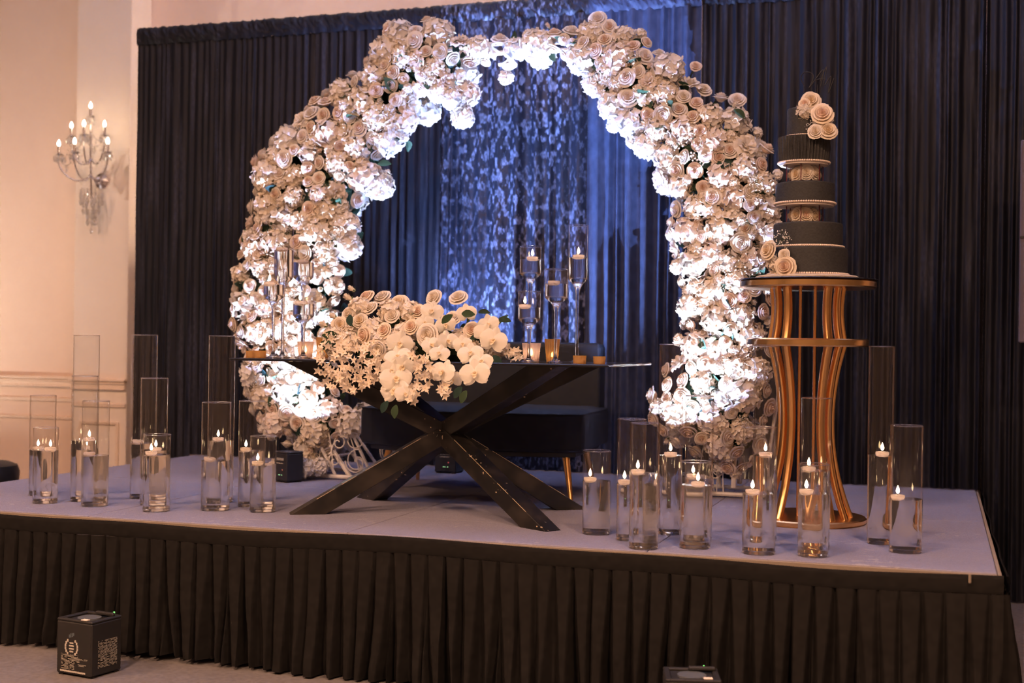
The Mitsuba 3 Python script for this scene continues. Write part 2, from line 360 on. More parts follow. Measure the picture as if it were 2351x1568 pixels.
DRAPES = [(-5.42, -4.02, 7.97, .055, .022, 'side_velvet', 'dark crushed velvet drape at the far left, beside the pilaster'),
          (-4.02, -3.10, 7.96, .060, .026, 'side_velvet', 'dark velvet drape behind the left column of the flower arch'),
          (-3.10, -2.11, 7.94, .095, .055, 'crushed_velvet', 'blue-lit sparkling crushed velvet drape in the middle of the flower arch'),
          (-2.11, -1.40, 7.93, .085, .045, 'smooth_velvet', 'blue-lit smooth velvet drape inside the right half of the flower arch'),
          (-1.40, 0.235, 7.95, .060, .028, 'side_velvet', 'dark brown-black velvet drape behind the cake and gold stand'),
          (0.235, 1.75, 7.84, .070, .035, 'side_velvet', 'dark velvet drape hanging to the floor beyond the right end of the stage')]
for i, (a, b, y0, per, amp, m, text) in enumerate(DRAPES):
    k = thing('velvet_drape', text, 'curtain')
    zb = (lambda x: np.where(x < -4.96, .02, STAGE + .006)) if b < .3 else (lambda x: 0 * x + .012)
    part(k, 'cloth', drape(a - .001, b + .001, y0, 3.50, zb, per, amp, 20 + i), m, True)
    part(k, 'header', header(a - .001, b + .001, y0, 3.60, 40 + i), m, True, text='gathered ruffled top of the drape')
pole = thing('curtain_pole', 'metal pipe inside the gathered top of the drapes', 'curtain pole')
part(pole, 'pipe', tube([(-5.45, 8.015, 3.56), (1.8, 8.015, 3.56)], .016, 12), 'chrome')
for px in (-5.40, 1.78):
    part(pole, 'upright', tube([(px, 8.02, .01), (px, 8.02, 3.56)], .019, 12), 'black_plastic')
    part(pole, 'foot', box((px, 8.04, .006), (.4, .4, .012), .003), 'black_plastic')

# ------------------------------------------------------------------ flowers (unit radius, facing +z)
WHITE, CREAM, BLUSH = np.array([.80, .765, .72]), np.array([.80, .72, .60]), np.array([.80, .62, .50])
def petal_on(th, span, h, r0, r1, curl, r, nu=5, nv=5, z0=-.35):
    """A cupped petal at angle th: radius from r0 at the base to r1 at the lip, lip curled outwards."""
    u, v = np.meshgrid(np.linspace(-1, 1, nu), np.linspace(0, 1, nv), indexing='ij')
    wp = np.sin(PI * (.18 + .62 * v)) ** .7
    a = th + span * u * wp
    rad = r0 + (r1 - r0) * v ** 1.2 + curl * v ** 4 + .05 * u ** 2 * v * curl * 3
    lip = 1 - .20 * np.abs(u) ** 2.2 * v + r.normal(0, .02, u.shape) * v
    z = z0 + h * (v * lip) - curl * .65 * v ** 5
    return np.stack([rad * np.cos(a), rad * np.sin(a), z], -1), v
def merge(parts):
    V, F, C, o = [], [], [], 0
    for v, f, c in parts:
        V.append(v); F.append(np.asarray(f) + o); C.append(np.broadcast_to(c, v.shape)); o += len(v)
    return trimesh.Trimesh(np.vstack(V), np.vstack(F), process=False), np.vstack(C)
def rose(seed, edge, heart, opening=1.0):
    r = np.random.default_rng(seed); out = []
    #       n  base  lip   top   curl  span
    for n, r0, r1, zt, curl, sp in ((2, .02, .07, .60, -.01, 2.2), (3, .06, .17, .60, .02, 1.35), (4, .12, .30, .56, .05, 1.02), (5, .20, .45, .48, .09, .86), (5, .28, .62, .36, .15, .86), (6, .34, .78, .17, .22, .78)):
        off = r.uniform(0, 2 * PI)
        for k in range(n):
            th, wz = off + k * 2 * PI / n + r.normal(0, .07), zt * r.uniform(.92, 1.06)
            u, v = np.meshgrid(np.linspace(-1, 1, 5), np.linspace(0, 1, 6), indexing='ij')
            wp = np.sin(PI * (.20 + .55 * v)) ** .6
            rr = r1 * opening * r.uniform(.94, 1.05)
            rad = r0 + (rr - r0) * np.sin(PI / 2 * np.minimum(1, v * 1.25)) + .03 * u ** 2 * v
            tip = np.clip((v - .72) / .28, 0, 1) ** 1.5
            rad = rad + curl * r.uniform(.7, 1.25) * tip * (1 - .35 * np.abs(u))
            top = wz * (1 - .16 * np.abs(u) ** 2.5) + r.normal(0, .012, u.shape) * v
            zb = wz - .46; z = zb + (top - zb) * v - curl * .75 * tip ** 1.5
            a = th + sp * u * wp + .10 * v
            P = np.stack([rad * np.cos(a), rad * np.sin(a), z], -1)
            vv, f = grid(P)
            vq = v.reshape(-1, 1); t = np.clip((r1 - .05) / .62 + .30 * (vq - .5), 0, 1)
            out.append((vv, f, (heart * (1 - t) + edge * t) * (.86 + .16 * np.clip(vq * 1.15, 0, 1) ** 1.5)))
    b = trimesh.creation.icosphere(2, 1.0); out.append((b.vertices * [.52, .52, .42] + [0, 0, -.12], b.faces, heart * .95))
    return merge(out)
def bud(seed, c):
    r = np.random.default_rng(seed); out = []
    for n, r0, r1, h, curl in ((2, .02, .05, 1.6, .0), (3, .06, .18, 1.62, .02), (4, .2, .38, 1.5, .05), (4, .26, .52, 1.15, .10)):
        off = r.uniform(0, 6)
        for k in range(n):
            P, v = petal_on(off + k * 2 * PI / n, 1.1, h, r0, r1, curl, r, z0=-.6)
            vv, f = grid(P); out.append((vv, f, c))
    for k in range(5):
        P, v = petal_on(k * 2 * PI / 5, .45, .5, .15, .55, .05, r, 3, 3, z0=-.72)
        vv, f = grid(P); out.append((vv, f, np.array([.10, .15, .06])))
    return merge(out)
def floret(npet, length, width, cup, r, pointed=False, nl=4):
    """Flat floret of npet petals facing +z."""
    out, o = [], 0
    V, F = [], []
    for k in range(npet):
        a = k * 2 * PI / npet + r.normal(0, .08); L = length * r.uniform(.9, 1.1)
        v = np.linspace(0, 1, nl)
        w = width * (np.sin(PI * np.clip(.12 + .80 * v, 0, 1)) ** (.8 if not pointed else 1.0)) * (1 if not pointed else (1.15 - .75 * v))
        w[0] *= .5
        z = cup * v ** 2 + r.normal(0, .03) * v
        mid = np.stack([v * L, 0 * v, z], -1)
        lft = mid + np.stack([0 * v, w, .25 * w], -1); rgt = mid + np.stack([0 * v, -w, .25 * w], -1)
        P = np.stack([lft, mid, rgt], 0)
        c, s = math.cos(a), math.sin(a); P = P @ np.array([[c, s, 0], [-s, c, 0], [0, 0, 1]])
        vv, f = grid(P); V.append(vv); F.append(f + o); o += len(vv)
    return np.vstack(V), np.vstack(F)
def cluster(seed, c0, c1, n=44, fs=.36, npet=4, dome=.80, pointed=False, cup=.12, nl=4):
    """Round flower head: n florets on a ball of radius 1."""
    r = np.random.default_rng(seed); out = []
    for i in range(n):
        zc = 1 - (i + .5) / n * (1 + dome); ph = i * 2.399963 + r.normal(0, .12)
        s = math.sqrt(max(0, 1 - zc * zc)); d = np.array([s * math.cos(ph), s * math.sin(ph), zc]) + r.normal(0, .06, 3)
        d /= np.linalg.norm(d)
        v, f = floret(npet, fs * r.uniform(.85, 1.15), fs * .46, cup, r, pointed, nl)
        R = frame(d + r.normal(0, .22, 3), r.uniform(0, 6))
        v = v @ R.T + d * r.uniform(.72, .98) * np.array([1, 1, .9])
        t = r.uniform(0, 1); out.append((v, f, c0 * (1 - t) + c1 * t))
    b = trimesh.creation.icosphere(1, .68); out.append((b.vertices * [1, 1, .9], b.faces, c1 * .9))
    return merge(out)
def peony(seed, c0, c1):
    r = np.random.default_rng(seed); out = []
    for n, r0, r1, h, curl, sp in ((5, .05, .3, .9, .05, .7), (7, .12, .5, .85, .12, .55), (8, .2, .72, .7, .2, .5), (9, .25, .9, .5, .25, .45)):
        off = r.uniform(0, 6)
        for k in range(n):
            P, v = petal_on(off + k * 2 * PI / n + r.normal(0, .15), sp, h * r.uniform(.85, 1.15), r0, r1 * r.uniform(.88, 1.1), curl * r.uniform(.3, 1.6), r, 5, 5)
            vv, f = grid(P + r.normal(0, .018, P.shape)); t = r.uniform(0, 1)
            out.append((vv, f, c0 * (1 - t) + c1 * t))
    return merge(out)
def orchid(seed, c, lip):
    r = np.random.default_rng(seed); out = []
    def pet(a, L, w, dz, lift):
        u, v = np.meshgrid(np.linspace(-1, 1, 6), np.linspace(0, 1, 6), indexing='ij')
        wp = w * np.sin(PI * np.clip(.10 + .86 * v, 0, 1)) ** .62
        X = np.stack([v * L, u * wp, dz + lift * v ** 2 - .10 * u ** 2 + .04 * np.sin(5 * u) * v], -1)
        cs, sn = math.cos(a), math.sin(a); X = X @ np.array([[cs, sn, 0], [-sn, cs, 0], [0, 0, 1]])
        vv, f = grid(X); out.append((vv, f, c * r.uniform(.96, 1.03)))
    for a in (PI / 2, PI * 1.22, PI * 1.78): pet(a, .95, .36, -.05, r.uniform(-.08, .08))
    for a in (.10, PI - .10): pet(a, 1.0, .62, .03, r.uniform(-.05, .14))
    for a, L in ((-PI / 2, .36), (-PI / 2 + .9, .22), (-PI / 2 - .9, .22)):
        v, f = floret(1, L, .14, .22, r); cs, sn = math.cos(a), math.sin(a)
        v = v @ np.array([[cs, sn, 0], [-sn, cs, 0], [0, 0, 1]]) + [0, 0, .10]; out.append((v, f, lip))
    b = trimesh.creation.icosphere(1, .10); out.append((b.vertices + [0, .04, .14], b.faces, lip * .95))
    return merge(out)
def leaf_mesh(seed, c):
    r = np.random.default_rng(seed)
    u, v = np.meshgrid(np.linspace(-1, 1, 3), np.linspace(0, 1, 6), indexing='ij')
    w = .30 * np.sin(PI * np.clip(.04 + .93 * v, 0, 1)) ** .8
    P = np.stack([u * w, v * 1.0, .18 * v ** 2 * -1 + .12 * np.abs(u) * np.sin(PI * v)], -1)
    vv, f = grid(P); return merge([(vv, f, c)])
def petal_ply(mc): return mikit.ply(mc[0], 'petal', smooth=True, color=np.clip(mc[1], 0, 1))
ROSE = [petal_ply(rose(s, e, h, o)) for s, e, h, o in ((1, WHITE, BLUSH * .97, 1.0), (2, WHITE, CREAM, 1.05), (3, (WHITE + CREAM) / 2, BLUSH, .95), (4, WHITE * 1.02, (WHITE + BLUSH) / 2, 1.1), (5, CREAM, BLUSH * .95, 1.0), (6, (WHITE + BLUSH) / 2, BLUSH * .95, 1.0))]
CREAM_ROSE = [petal_ply(rose(s, e, h, o)) for s, e, h, o in ((11, CREAM, CREAM * [1, .93, .80], 1.05), (12, (WHITE + CREAM) / 2, CREAM, 1.1), (13, CREAM * [1, .97, .93], BLUSH, 1.0))]
BUD = [petal_ply(bud(s, c)) for s, c in ((7, WHITE), (8, CREAM), (9, (WHITE + BLUSH) / 2))]
HYD = [petal_ply(cluster(s, a, b, n, fs)) for s, a, b, n, fs in ((21, WHITE, CREAM, 56, .33), (22, WHITE, WHITE * .95, 48, .36), (23, CREAM, (WHITE + CREAM) / 2, 60, .32), (24, WHITE, (WHITE + BLUSH) / 2, 44, .38))]
BLOSSOM = [petal_ply(cluster(s, a, b, 26, .46, 5, .45, False, .2)) for s, a, b in ((31, WHITE, CREAM), (32, WHITE, WHITE))]
PEONY = [petal_ply(peony(s, a, b)) for s, a, b in ((41, WHITE, CREAM), (42, WHITE, (WHITE + BLUSH) / 2))]
ORCHID = [petal_ply(orchid(s, np.array([.80, .76, .66]) * k, np.array([.80, .66, .45]))) for s, k in ((51, 1.0), (52, .97), (53, 1.03))]
def star_mesh(s):
    r = np.random.default_rng(s); out = []
    v, f = floret(5, 1.0, .34, .28, r, True, 4); out.append((v, f, np.array([.80, .70, .56])))
    b = trimesh.creation.icosphere(0, .12); out.append((b.vertices + [0, 0, .12], b.faces, np.array([.8, .68, .45])))
    return merge(out)
STAR = [petal_ply(star_mesh(s)) for s in (61, 62, 63)]
GREENS = [np.array([.035, .062, .032]), np.array([.05, .08, .045]), np.array([.03, .055, .045])]
LEAF = [mikit.ply(leaf_mesh(s, c)[0], 'leaf', smooth=True, color=np.broadcast_to(c, (18, 3))) for s, c in ((71, GREENS[0]), (72, GREENS[1]), (73, GREENS[2]))]
def breath(seed, R=1.0, n=85):
    """Baby's breath spray of radius 1 towards +z: (stems, blossoms)."""
    r = np.random.default_rng(seed); stems, dots = [], []
    for i in range(n):
        d = r.normal(0, 1, 3); d[2] = abs(d[2]) * .8; d /= np.linalg.norm(d); q = d * r.uniform(.45, 1.05)
        if i % 4 == 0: stems.append(tube([(0, 0, -.5), q * .5 + r.normal(0, .06, 3), q], .008, 3, False))
        b = trimesh.creation.icosphere(0, r.uniform(.035, .075)); b.apply_translation(q); dots.append(b)
    return cat(stems), cat(dots)
BREATH_PLY = []
for s in (81, 82):
    a, b = breath(s); BREATH_PLY.append((mikit.ply(a, 'stem_green', smooth=False), mikit.ply(b, 'breath_white', smooth=True)))
def pick(L): return L[int(rng.integers(len(L)))]

# ------------------------------------------------------------------ the flower arch
YA = 7.05
ARCH_OUTLINE = [(-3.619,0.587), (-3.616,0.770), (-3.774,0.811), (-3.869,0.892), (-3.925,1.049), (-3.972,1.180), (-3.974,1.312), (-4.058,1.510), (-4.049,1.709), (-4.028,1.894), (-3.994,2.053), (-3.943,2.184), (-3.915,2.316), (-3.924,2.488), (-3.773,2.633), (-3.629,2.753), (-3.544,2.841), (-3.374,2.944), (-3.206,3.023), (-3.110,3.141), (-3.056,3.253), (-2.906,3.282), (-2.797,3.295), (-2.661,3.203), (-2.448,3.148), (-2.278,3.123), (-2.137,3.196), (-1.934,3.205), (-1.709,3.186), (-1.512,3.109), (-1.457,3.022), (-1.329,2.996), (-1.256,2.869), (-1.125,2.763), (-1.019,2.704), (-0.936,2.584), (-0.842,2.453), (-0.794,2.289), (-0.787,2.103), (-0.771,1.918), (-0.799,1.756), (-0.831,1.594), (-0.841,1.431), (-0.809,1.292), (-0.813,1.107), (-0.857,0.920), (-0.901,0.802), (-1.028,0.715), (-1.146,0.769), (-1.265,0.835), (-1.409,0.900), (-1.496,1.017), (-1.486,1.184), (-1.379,1.353), (-1.322,1.544), (-1.344,1.733), (-1.387,1.900), (-1.424,2.019), (-1.383,2.185), (-1.476,2.294), (-1.483,2.390), (-1.564,2.448), (-1.663,2.528), (-1.781,2.641), (-1.827,2.764), (-1.929,2.890), (-2.044,2.977), (-2.211,2.991), (-2.340,2.928), (-2.432,2.983), (-2.564,2.972), (-2.563,2.847), (-2.579,2.685), (-2.708,2.735), (-2.830,2.766), (-2.882,2.596), (-2.962,2.477), (-3.086,2.470), (-3.056,2.321), (-3.194,2.248), (-3.221,2.120), (-3.196,1.991), (-3.259,1.889), (-3.266,1.760), (-3.326,1.632), (-3.380,1.476), (-3.405,1.269), (-3.318,1.116), (-3.162,1.005), (-3.188,0.901), (-3.342,0.832), (-3.397,0.726), (-3.524,0.630)]
HOOP = [(-3.254,0.629), (-3.422,0.855), (-3.605,1.213), (-3.641,1.630), (-3.641,1.996), (-3.523,2.385), (-3.258,2.764), (-2.902,3.028), (-2.526,3.095), (-2.110,3.096), (-1.756,3.027), (-1.435,2.794), (-1.168,2.463), (-1.069,2.108), (-1.041,1.756), (-1.048,1.405), (-1.032,1.054), (-1.027,0.668)]
STICKS = [(-1.816,3.217,0.051,'rose',-1.828,3.152), (-1.040,2.731,0.048,'rose',-1.076,2.636), (-1.267,2.925,0.035,'rose',-1.315,2.848), (-1.384,2.960,0.046,'rose',-1.436,2.901), (-4.032,1.714,0.030,'bud',-3.965,1.682), (-3.504,2.817,0.035,'bud',-3.457,2.759), (-3.988,1.536,0.028,'bud',-3.932,1.497), (-4.004,1.443,0.023,'bud',-3.932,1.458), (-3.068,3.250,0.035,'hyd',-2.986,3.185), (-2.790,3.237,0.046,'hyd',-2.822,3.175), (-3.088,3.109,0.035,'hyd',-3.067,3.037), (-2.344,2.918,0.041,'hyd',-2.367,2.999), (-2.603,2.703,0.066,'hyd',-2.682,2.790), (-2.571,2.838,0.071,'hyd',-2.682,2.827), (-3.118,2.330,0.091,'hyd',-3.252,2.365), (-1.406,2.322,0.086,'hyd',-1.333,2.350), (-1.443,2.359,0.035,'bud',-1.357,2.375), (-1.333,2.191,0.030,'bud',-1.283,2.219)]
BREATH = [(-3.048,2.704,0.084), (-3.324,1.996,0.064), (-3.819,1.162,0.049), (-3.081,0.967,0.054), (-1.246,2.446,0.099), (-1.009,1.791,0.084), (-1.065,1.723,0.064), (-0.970,1.021,0.044), (-0.914,2.265,0.054), (-2.744,2.912,0.054), (-1.871,2.974,0.054), (-1.581,2.958,0.049), (-3.361,2.630,0.035)]
CP_ROSE = [(-2.436,5.720,1.597,0.054), (-2.555,5.660,1.574,0.038), (-2.573,5.580,1.512,0.040), (-2.495,5.460,1.443,0.046), (-2.414,5.500,1.466,0.042), (-2.185,5.460,1.448,0.054), (-2.129,5.700,1.625,0.046), (-2.259,5.720,1.626,0.042), (-2.006,5.550,1.474,0.042), (-2.297,5.540,1.485,0.040), (-2.685,5.600,1.493,0.042), (-2.672,5.660,1.549,0.036), (-2.617,5.750,1.629,0.046), (-2.548,5.780,1.630,0.046), (-2.680,5.500,1.380,0.038), (-2.313,5.660,1.559,0.038), (-2.428,5.620,1.537,0.038), (-2.542,5.450,1.402,0.038), (-2.116,5.600,1.528,0.038), (-2.403,5.420,1.384,0.038)]
CP_BUD = [(-2.742,5.550,1.492,0.027), (-2.718,5.600,1.532,0.025), (-2.670,5.700,1.664,0.025), (-2.687,5.700,1.622,0.031), (-2.567,5.550,1.562,0.017), (-2.302,5.550,1.550,0.019)]
CP_ORCHID = [(-2.293,5.400,1.409,0.059), (-2.285,5.360,1.349,0.059), (-2.211,5.580,1.559,0.052), (-2.121,5.520,1.496,0.046), (-2.150,5.420,1.403,0.046), (-2.079,5.440,1.422,0.050), (-2.051,5.600,1.550,0.046), (-1.927,5.550,1.499,0.050), (-1.878,5.480,1.428,0.063), (-1.949,5.380,1.369,0.056), (-1.899,5.300,1.284,0.065), (-2.044,5.300,1.287,0.059), (-2.094,5.380,1.367,0.046), (-2.267,5.300,1.254,0.069), (-2.268,5.290,1.201,0.065), (-2.214,5.280,1.187,0.046), (-1.932,5.500,1.459,0.046), (-2.247,5.330,1.309,0.054), (-2.009,5.440,1.409,0.042), (-2.007,5.310,1.257,0.046), (-2.235,5.550,1.506,0.042), (-2.290,5.310,1.290,0.050), (-1.884,5.340,1.335,0.050)]
CP_STAR = [(-2.652,5.335,1.369), (-2.384,5.298,1.287), (-2.627,5.292,1.320), (-2.539,5.389,1.391), (-2.513,5.271,1.301), (-2.538,5.353,1.282), (-2.600,5.376,1.264), (-2.421,5.298,1.359), (-2.548,5.276,1.351), (-2.362,5.318,1.286), (-2.502,5.310,1.236), (-2.546,5.325,1.408), (-2.601,5.321,1.270), (-2.598,5.383,1.240), (-2.406,5.284,1.377), (-2.412,5.383,1.266), (-2.413,5.275,1.227), (-2.552,5.383,1.237), (-2.373,5.310,1.334), (-2.388,5.357,1.363), (-2.454,5.270,1.331), (-2.462,5.324,1.382), (-2.624,5.351,1.239), (-2.422,5.345,1.289), (-2.358,5.367,1.276), (-2.384,5.288,1.235), (-2.654,5.318,1.336), (-2.656,5.344,1.380), (-2.574,5.273,1.214), (-2.654,5.370,1.354), (-2.499,5.320,1.217), (-2.328,5.300,1.256), (-2.587,5.297,1.292), (-2.449,5.348,1.339), (-2.446,5.276,1.264), (-2.430,5.299,1.301), (-2.474,5.306,1.382), (-2.496,5.301,1.296), (-2.421,5.358,1.333), (-2.547,5.341,1.334), (-2.383,5.378,1.334), (-2.568,5.354,1.342), (-2.473,5.305,1.199), (-2.470,5.309,1.244), (-2.397,5.285,1.229), (-2.379,5.299,1.369), (-2.516,5.343,1.344), (-2.599,5.358,1.284), (-2.554,5.306,1.274), (-2.514,5.311,1.333), (-2.637,5.366,1.299), (-2.562,5.385,1.261), (-2.538,5.280,1.381), (-2.609,5.279,1.325), (-2.457,5.361,1.208), (-2.659,5.329,1.279), (-2.348,5.321,1.298), (-2.538,5.346,1.216), (-2.609,5.361,1.259), (-2.512,5.278,1.364), (-2.573,5.385,1.235), (-2.524,5.385,1.391), (-2.516,5.320,1.210), (-2.477,5.326,1.188), (-2.397,5.303,1.260), (-2.377,5.340,1.261), (-2.470,5.295,1.290), (-2.448,5.334,1.350), (-2.466,5.379,1.276), (-2.404,5.331,1.312), (-2.471,5.369,1.333), (-2.534,5.292,1.249), (-2.655,5.376,1.400), (-2.562,5.285,1.334), (-2.490,5.296,1.265), (-2.407,5.356,1.323), (-2.567,5.306,1.206), (-2.596,5.284,1.274), (-2.606,5.280,1.272), (-2.548,5.365,1.249), (-2.394,5.272,1.320), (-2.430,5.277,1.264), (-2.579,5.383,1.264), (-2.540,5.364,1.196), (-2.606,5.314,1.392), (-2.568,5.293,1.380), (-2.488,5.374,1.308), (-2.388,5.365,1.316), (-2.370,5.350,1.307), (-2.466,5.334,1.290), (-2.566,5.333,1.396), (-2.656,5.387,1.225), (-2.389,5.333,1.245), (-2.424,5.280,1.237), (-2.431,5.279,1.248), (-2.190,5.326,1.151), (-2.122,5.281,1.262), (-2.092,5.258,1.306), (-2.174,5.370,1.272), (-2.127,5.272,1.345), (-2.184,5.266,1.166), (-2.172,5.308,1.236), (-2.141,5.250,1.309), (-2.131,5.345,1.275), (-2.147,5.259,1.294), (-2.147,5.255,1.219), (-2.169,5.366,1.214), (-2.152,5.312,1.338), (-2.142,5.361,1.206), (-2.200,5.358,1.161), (-2.137,5.338,1.348), (-2.110,5.254,1.216), (-2.141,5.327,1.273), (-2.174,5.258,1.358), (-2.159,5.251,1.200), (-2.119,5.351,1.267), (-2.147,5.287,1.319), (-2.215,5.340,1.178), (-2.211,5.314,1.209), (-2.217,5.344,1.191), (-2.178,5.327,1.262), (-2.192,5.367,1.181), (-2.125,5.307,1.331), (-2.198,5.352,1.344), (-2.204,5.349,1.175), (-2.119,5.320,1.234), (-2.117,5.311,1.323), (-2.192,5.302,1.227), (-2.182,5.328,1.313), (-2.034,5.253,1.202), (-2.024,5.290,1.212), (-2.078,5.369,1.226), (-2.029,5.337,1.197), (-2.026,5.301,1.228), (-2.023,5.274,1.184), (-2.044,5.265,1.215), (-2.040,5.300,1.232), (-1.785,5.530,1.350), (-1.819,5.570,1.347), (-1.782,5.574,1.348), (-1.818,5.520,1.372), (-1.860,5.588,1.364), (-1.873,5.586,1.371), (-1.832,5.508,1.402), (-1.788,5.484,1.383), (-1.797,5.570,1.383), (-1.875,5.583,1.388), (-1.810,5.548,1.366), (-1.857,5.586,1.384), (-1.775,5.527,1.370), (-1.826,5.533,1.396), (-2.515,5.426,1.390), (-2.455,5.434,1.387), (-2.485,5.441,1.402), (-2.547,5.436,1.385), (-2.617,5.471,1.445), (-2.492,5.504,1.377), (-2.627,5.395,1.428), (-2.558,5.492,1.422), (-2.412,5.492,1.372), (-2.407,5.416,1.369), (-2.710,5.507,1.441), (-2.448,5.495,1.388), (-2.573,5.477,1.428), (-2.476,5.403,1.385), (-2.444,5.444,1.387), (-2.581,5.481,1.443), (-2.517,5.456,1.384), (-2.449,5.397,1.401), (-2.594,5.482,1.411), (-2.540,5.439,1.394), (-2.427,5.416,1.413), (-2.404,5.432,1.399), (-2.512,5.402,1.432), (-2.590,5.433,1.411), (-2.369,5.392,1.349), (-2.402,5.510,1.381)]
CAKE_ROSE = [(-0.574,6.140,2.550,0.048), (-0.517,6.080,2.477,0.055), (-0.493,6.080,2.401,0.048), (-0.545,6.060,2.395,0.036), (-0.664,5.990,1.777,0.055), (-0.747,6.040,1.856,0.048), (-0.672,6.000,1.833,0.028), (-0.600,6.120,2.535,0.032)]
arch = thing('flower_arch', 'large arch covered in white roses, hydrangeas and other flowers behind the table', 'flower arch')
ring_poly = Polygon(ARCH_OUTLINE).buffer(0)
hoop = smooth_path([(x, z) for x, z in HOOP], 90)
hoop[:, 1] = np.maximum(hoop[:, 1], STAGE + .02)
for dy in (-.10, .12):
    part(arch, 'hoop', tube(np.stack([hoop[:, 0], np.full(90, YA + dy), hoop[:, 1]], 1), .014, 8), 'white_metal', text='white metal hoop of the frame')
for i in range(2, 90, 6):
    part(arch, 'rung', tube([(hoop[i, 0], YA - .10, hoop[i, 1]), (hoop[i, 0], YA + .12, hoop[i, 1])], .008, 6), 'white_metal')
def spiral(c, r, turns, a0, sgn, axis):
    t = np.linspace(0, 1, 22); a = a0 + sgn * t * turns * 2 * PI; q = r * (1 - .85 * t)
    return np.array(c) + np.outer(q * np.cos(a), axis) + np.outer(q * np.sin(a), [0, 0, 1.0])
def scroll_panel(p0, p1, h, seed):
    """Wrought scrolls standing on the segment p0-p1 (stage level), height h."""
    r = np.random.default_rng(seed); p0, p1 = np.array(p0, float), np.array(p1, float); ax = (p1 - p0) / np.linalg.norm(p1 - p0); L = np.linalg.norm(p1 - p0)
    ms = []
    for i in range(6):
        c = p0 + ax * L * r.uniform(.15, .85) + [0, 0, r.uniform(.07, h)]
        ms.append(tube(spiral(c, r.uniform(.045, .085), r.uniform(.9, 1.4), r.uniform(0, 6), r.choice([-1, 1]), ax), (.0038), 5))
    for i in range(2):
        a, b = r.uniform(0, 1, 2); q = np.array([p0 + ax * L * a, p0 + ax * L * (a + b) / 2 + [0, 0, h * 1.1], p0 + ax * L * b])
        ms.append(tube(smooth_path(q, 12), (.0038), 5))
    return cat(ms)
def base(x0, x1, y0, y1, seed):
    for (a, b) in (((x0, y0), (x1, y0)), ((x1, y0), (x1, y1)), ((x1, y1), (x0, y1)), ((x0, y1), (x0, y0))):
        part(arch, 'base_bar', tube([(a[0], a[1], STAGE + .018), (b[0], b[1], STAGE + .018)], .012, 8), 'white_metal', text='white metal base bar')
    part(arch, 'scroll', scroll_panel((x0 + .02, y0, STAGE + .03), (x1 - .02, y0, STAGE + .03), .24, seed), 'white_metal', text='curled white metal scrollwork')
    part(arch, 'scroll', scroll_panel((x1, y0 + .02, STAGE + .03), (x1, y1 - .02, STAGE + .03), .24, seed + 1), 'white_metal', text='curled white metal scrollwork')
base(-3.56, -3.07, 6.92, 7.30, 5); base(-1.28, -.86, 6.98, 7.34, 8)
for a, b in (((-3.275, 6.93, .96), (-3.10, 6.93, .63)), ((-3.42, 6.90, .80), (-3.335, 6.93, .63)), ((-3.45, 7.28, .95), (-3.20, 7.28, .63)), ((-.80, 7.0, 1.20), (-.88, 7.0, .63)), ((-1.22, 7.3, 1.0), (-1.15, 7.3, .63))):
    part(arch, 'strut', tube([a, b], .0095, 8), 'white_metal', text='straight white strut of the frame')
# greenery: a dark core and leaves
inner = ring_poly.buffer(-.15)
core = cat([trimesh.creation.extrude_polygon(g, .12, engine='earcut') for g in (inner.geoms if hasattr(inner, 'geoms') else [inner])])
core.vertices = np.stack([core.vertices[:, 0], YA + core.vertices[:, 2] - .06, core.vertices[:, 1]], 1); core.invert()
part(arch, 'greenery_core', core, 'core_green', False, text='dark green core the flowers are set into')
bx = ring_poly.bounds
def inside(shrink=0.0):
    g = ring_poly.buffer(-shrink) if shrink else ring_poly
    while True:
        q = (rng.uniform(bx[0], bx[2]), rng.uniform(bx[1], bx[3]))
        if g.contains(Point(q)): return q
from shapely.ops import nearest_points
def surface(x, z, back=False):
    """Front of the flower tube at (x, z): (point, outward normal)."""
    p = Point(x, z); e = nearest_points(ring_poly.exterior, p)[0]; d = p.distance(e)
    g = np.array([e.x - x, 0, e.y - z]); L = np.linalg.norm(g); g = g / L if L > 1e-6 else np.array([1.0, 0, 0])
    t = min(1.0, d / .25); c = math.sqrt(max(0.0, 1 - (1 - t) ** 2)); s = 1 if back else -1
    n = g * (1 - t) + np.array([0, s * max(c, .15), 0])
    return np.array([x, YA + s * (.05 + .17 * c), z]), n / np.linalg.norm(n)
V, F, C, o = [], [], [], 0
for i in range(1500):
    x, z = inside(.07); p, n = surface(x, z, rng.random() < .35); p = p - n * rng.uniform(.03, .12); p[2] = max(p[2], STAGE + .13)
    m, c = leaf_mesh(0, pick(GREENS) * rng.uniform(.7, 1.2)); M = place(p, n + rng.normal(0, .8, 3), rng.uniform(.06, .11), rng.uniform(0, 6))
    V.append(m.vertices @ M[:3, :3].T + M[:3, 3]); F.append(m.faces + o); C.append(np.broadcast_to(c, m.vertices.shape)); o += len(m.vertices)
k = part(arch, 'foliage', trimesh.Trimesh(np.vstack(V), np.vstack(F), process=False), 'leaf', True, color=np.vstack(C), text='dark green leaves between the flowers')
labels[k]['kind'] = 'stuff'
placed = []
def try_place(n, kind, rmin, rmax, gap, shrink, tries=60000, sink=0.0, jitter=.25):
    got = 0
    for _ in range(tries):
        if got >= n: break
        x, z = inside(shrink); r = rng.uniform(rmin, rmax)
        if z - r < STAGE + .03 or any((x - a) ** 2 + (z - b) ** 2 < (gap * (r + q)) ** 2 for a, b, q in placed): continue
        placed.append((x, z, r)); p, nn = surface(x, z); p = p - nn * (sink * r + rng.uniform(0, .02))
        part_of(arch, kind, pick(FLOWERS[kind]), place(p, nn + rng.normal(0, jitter, 3), r, rng.uniform(0, 6))); got += 1
    return got
FLOWERS = {'rose': ROSE, 'hydrangea': HYD, 'blossom': BLOSSOM, 'peony': PEONY, 'rosebud': BUD}
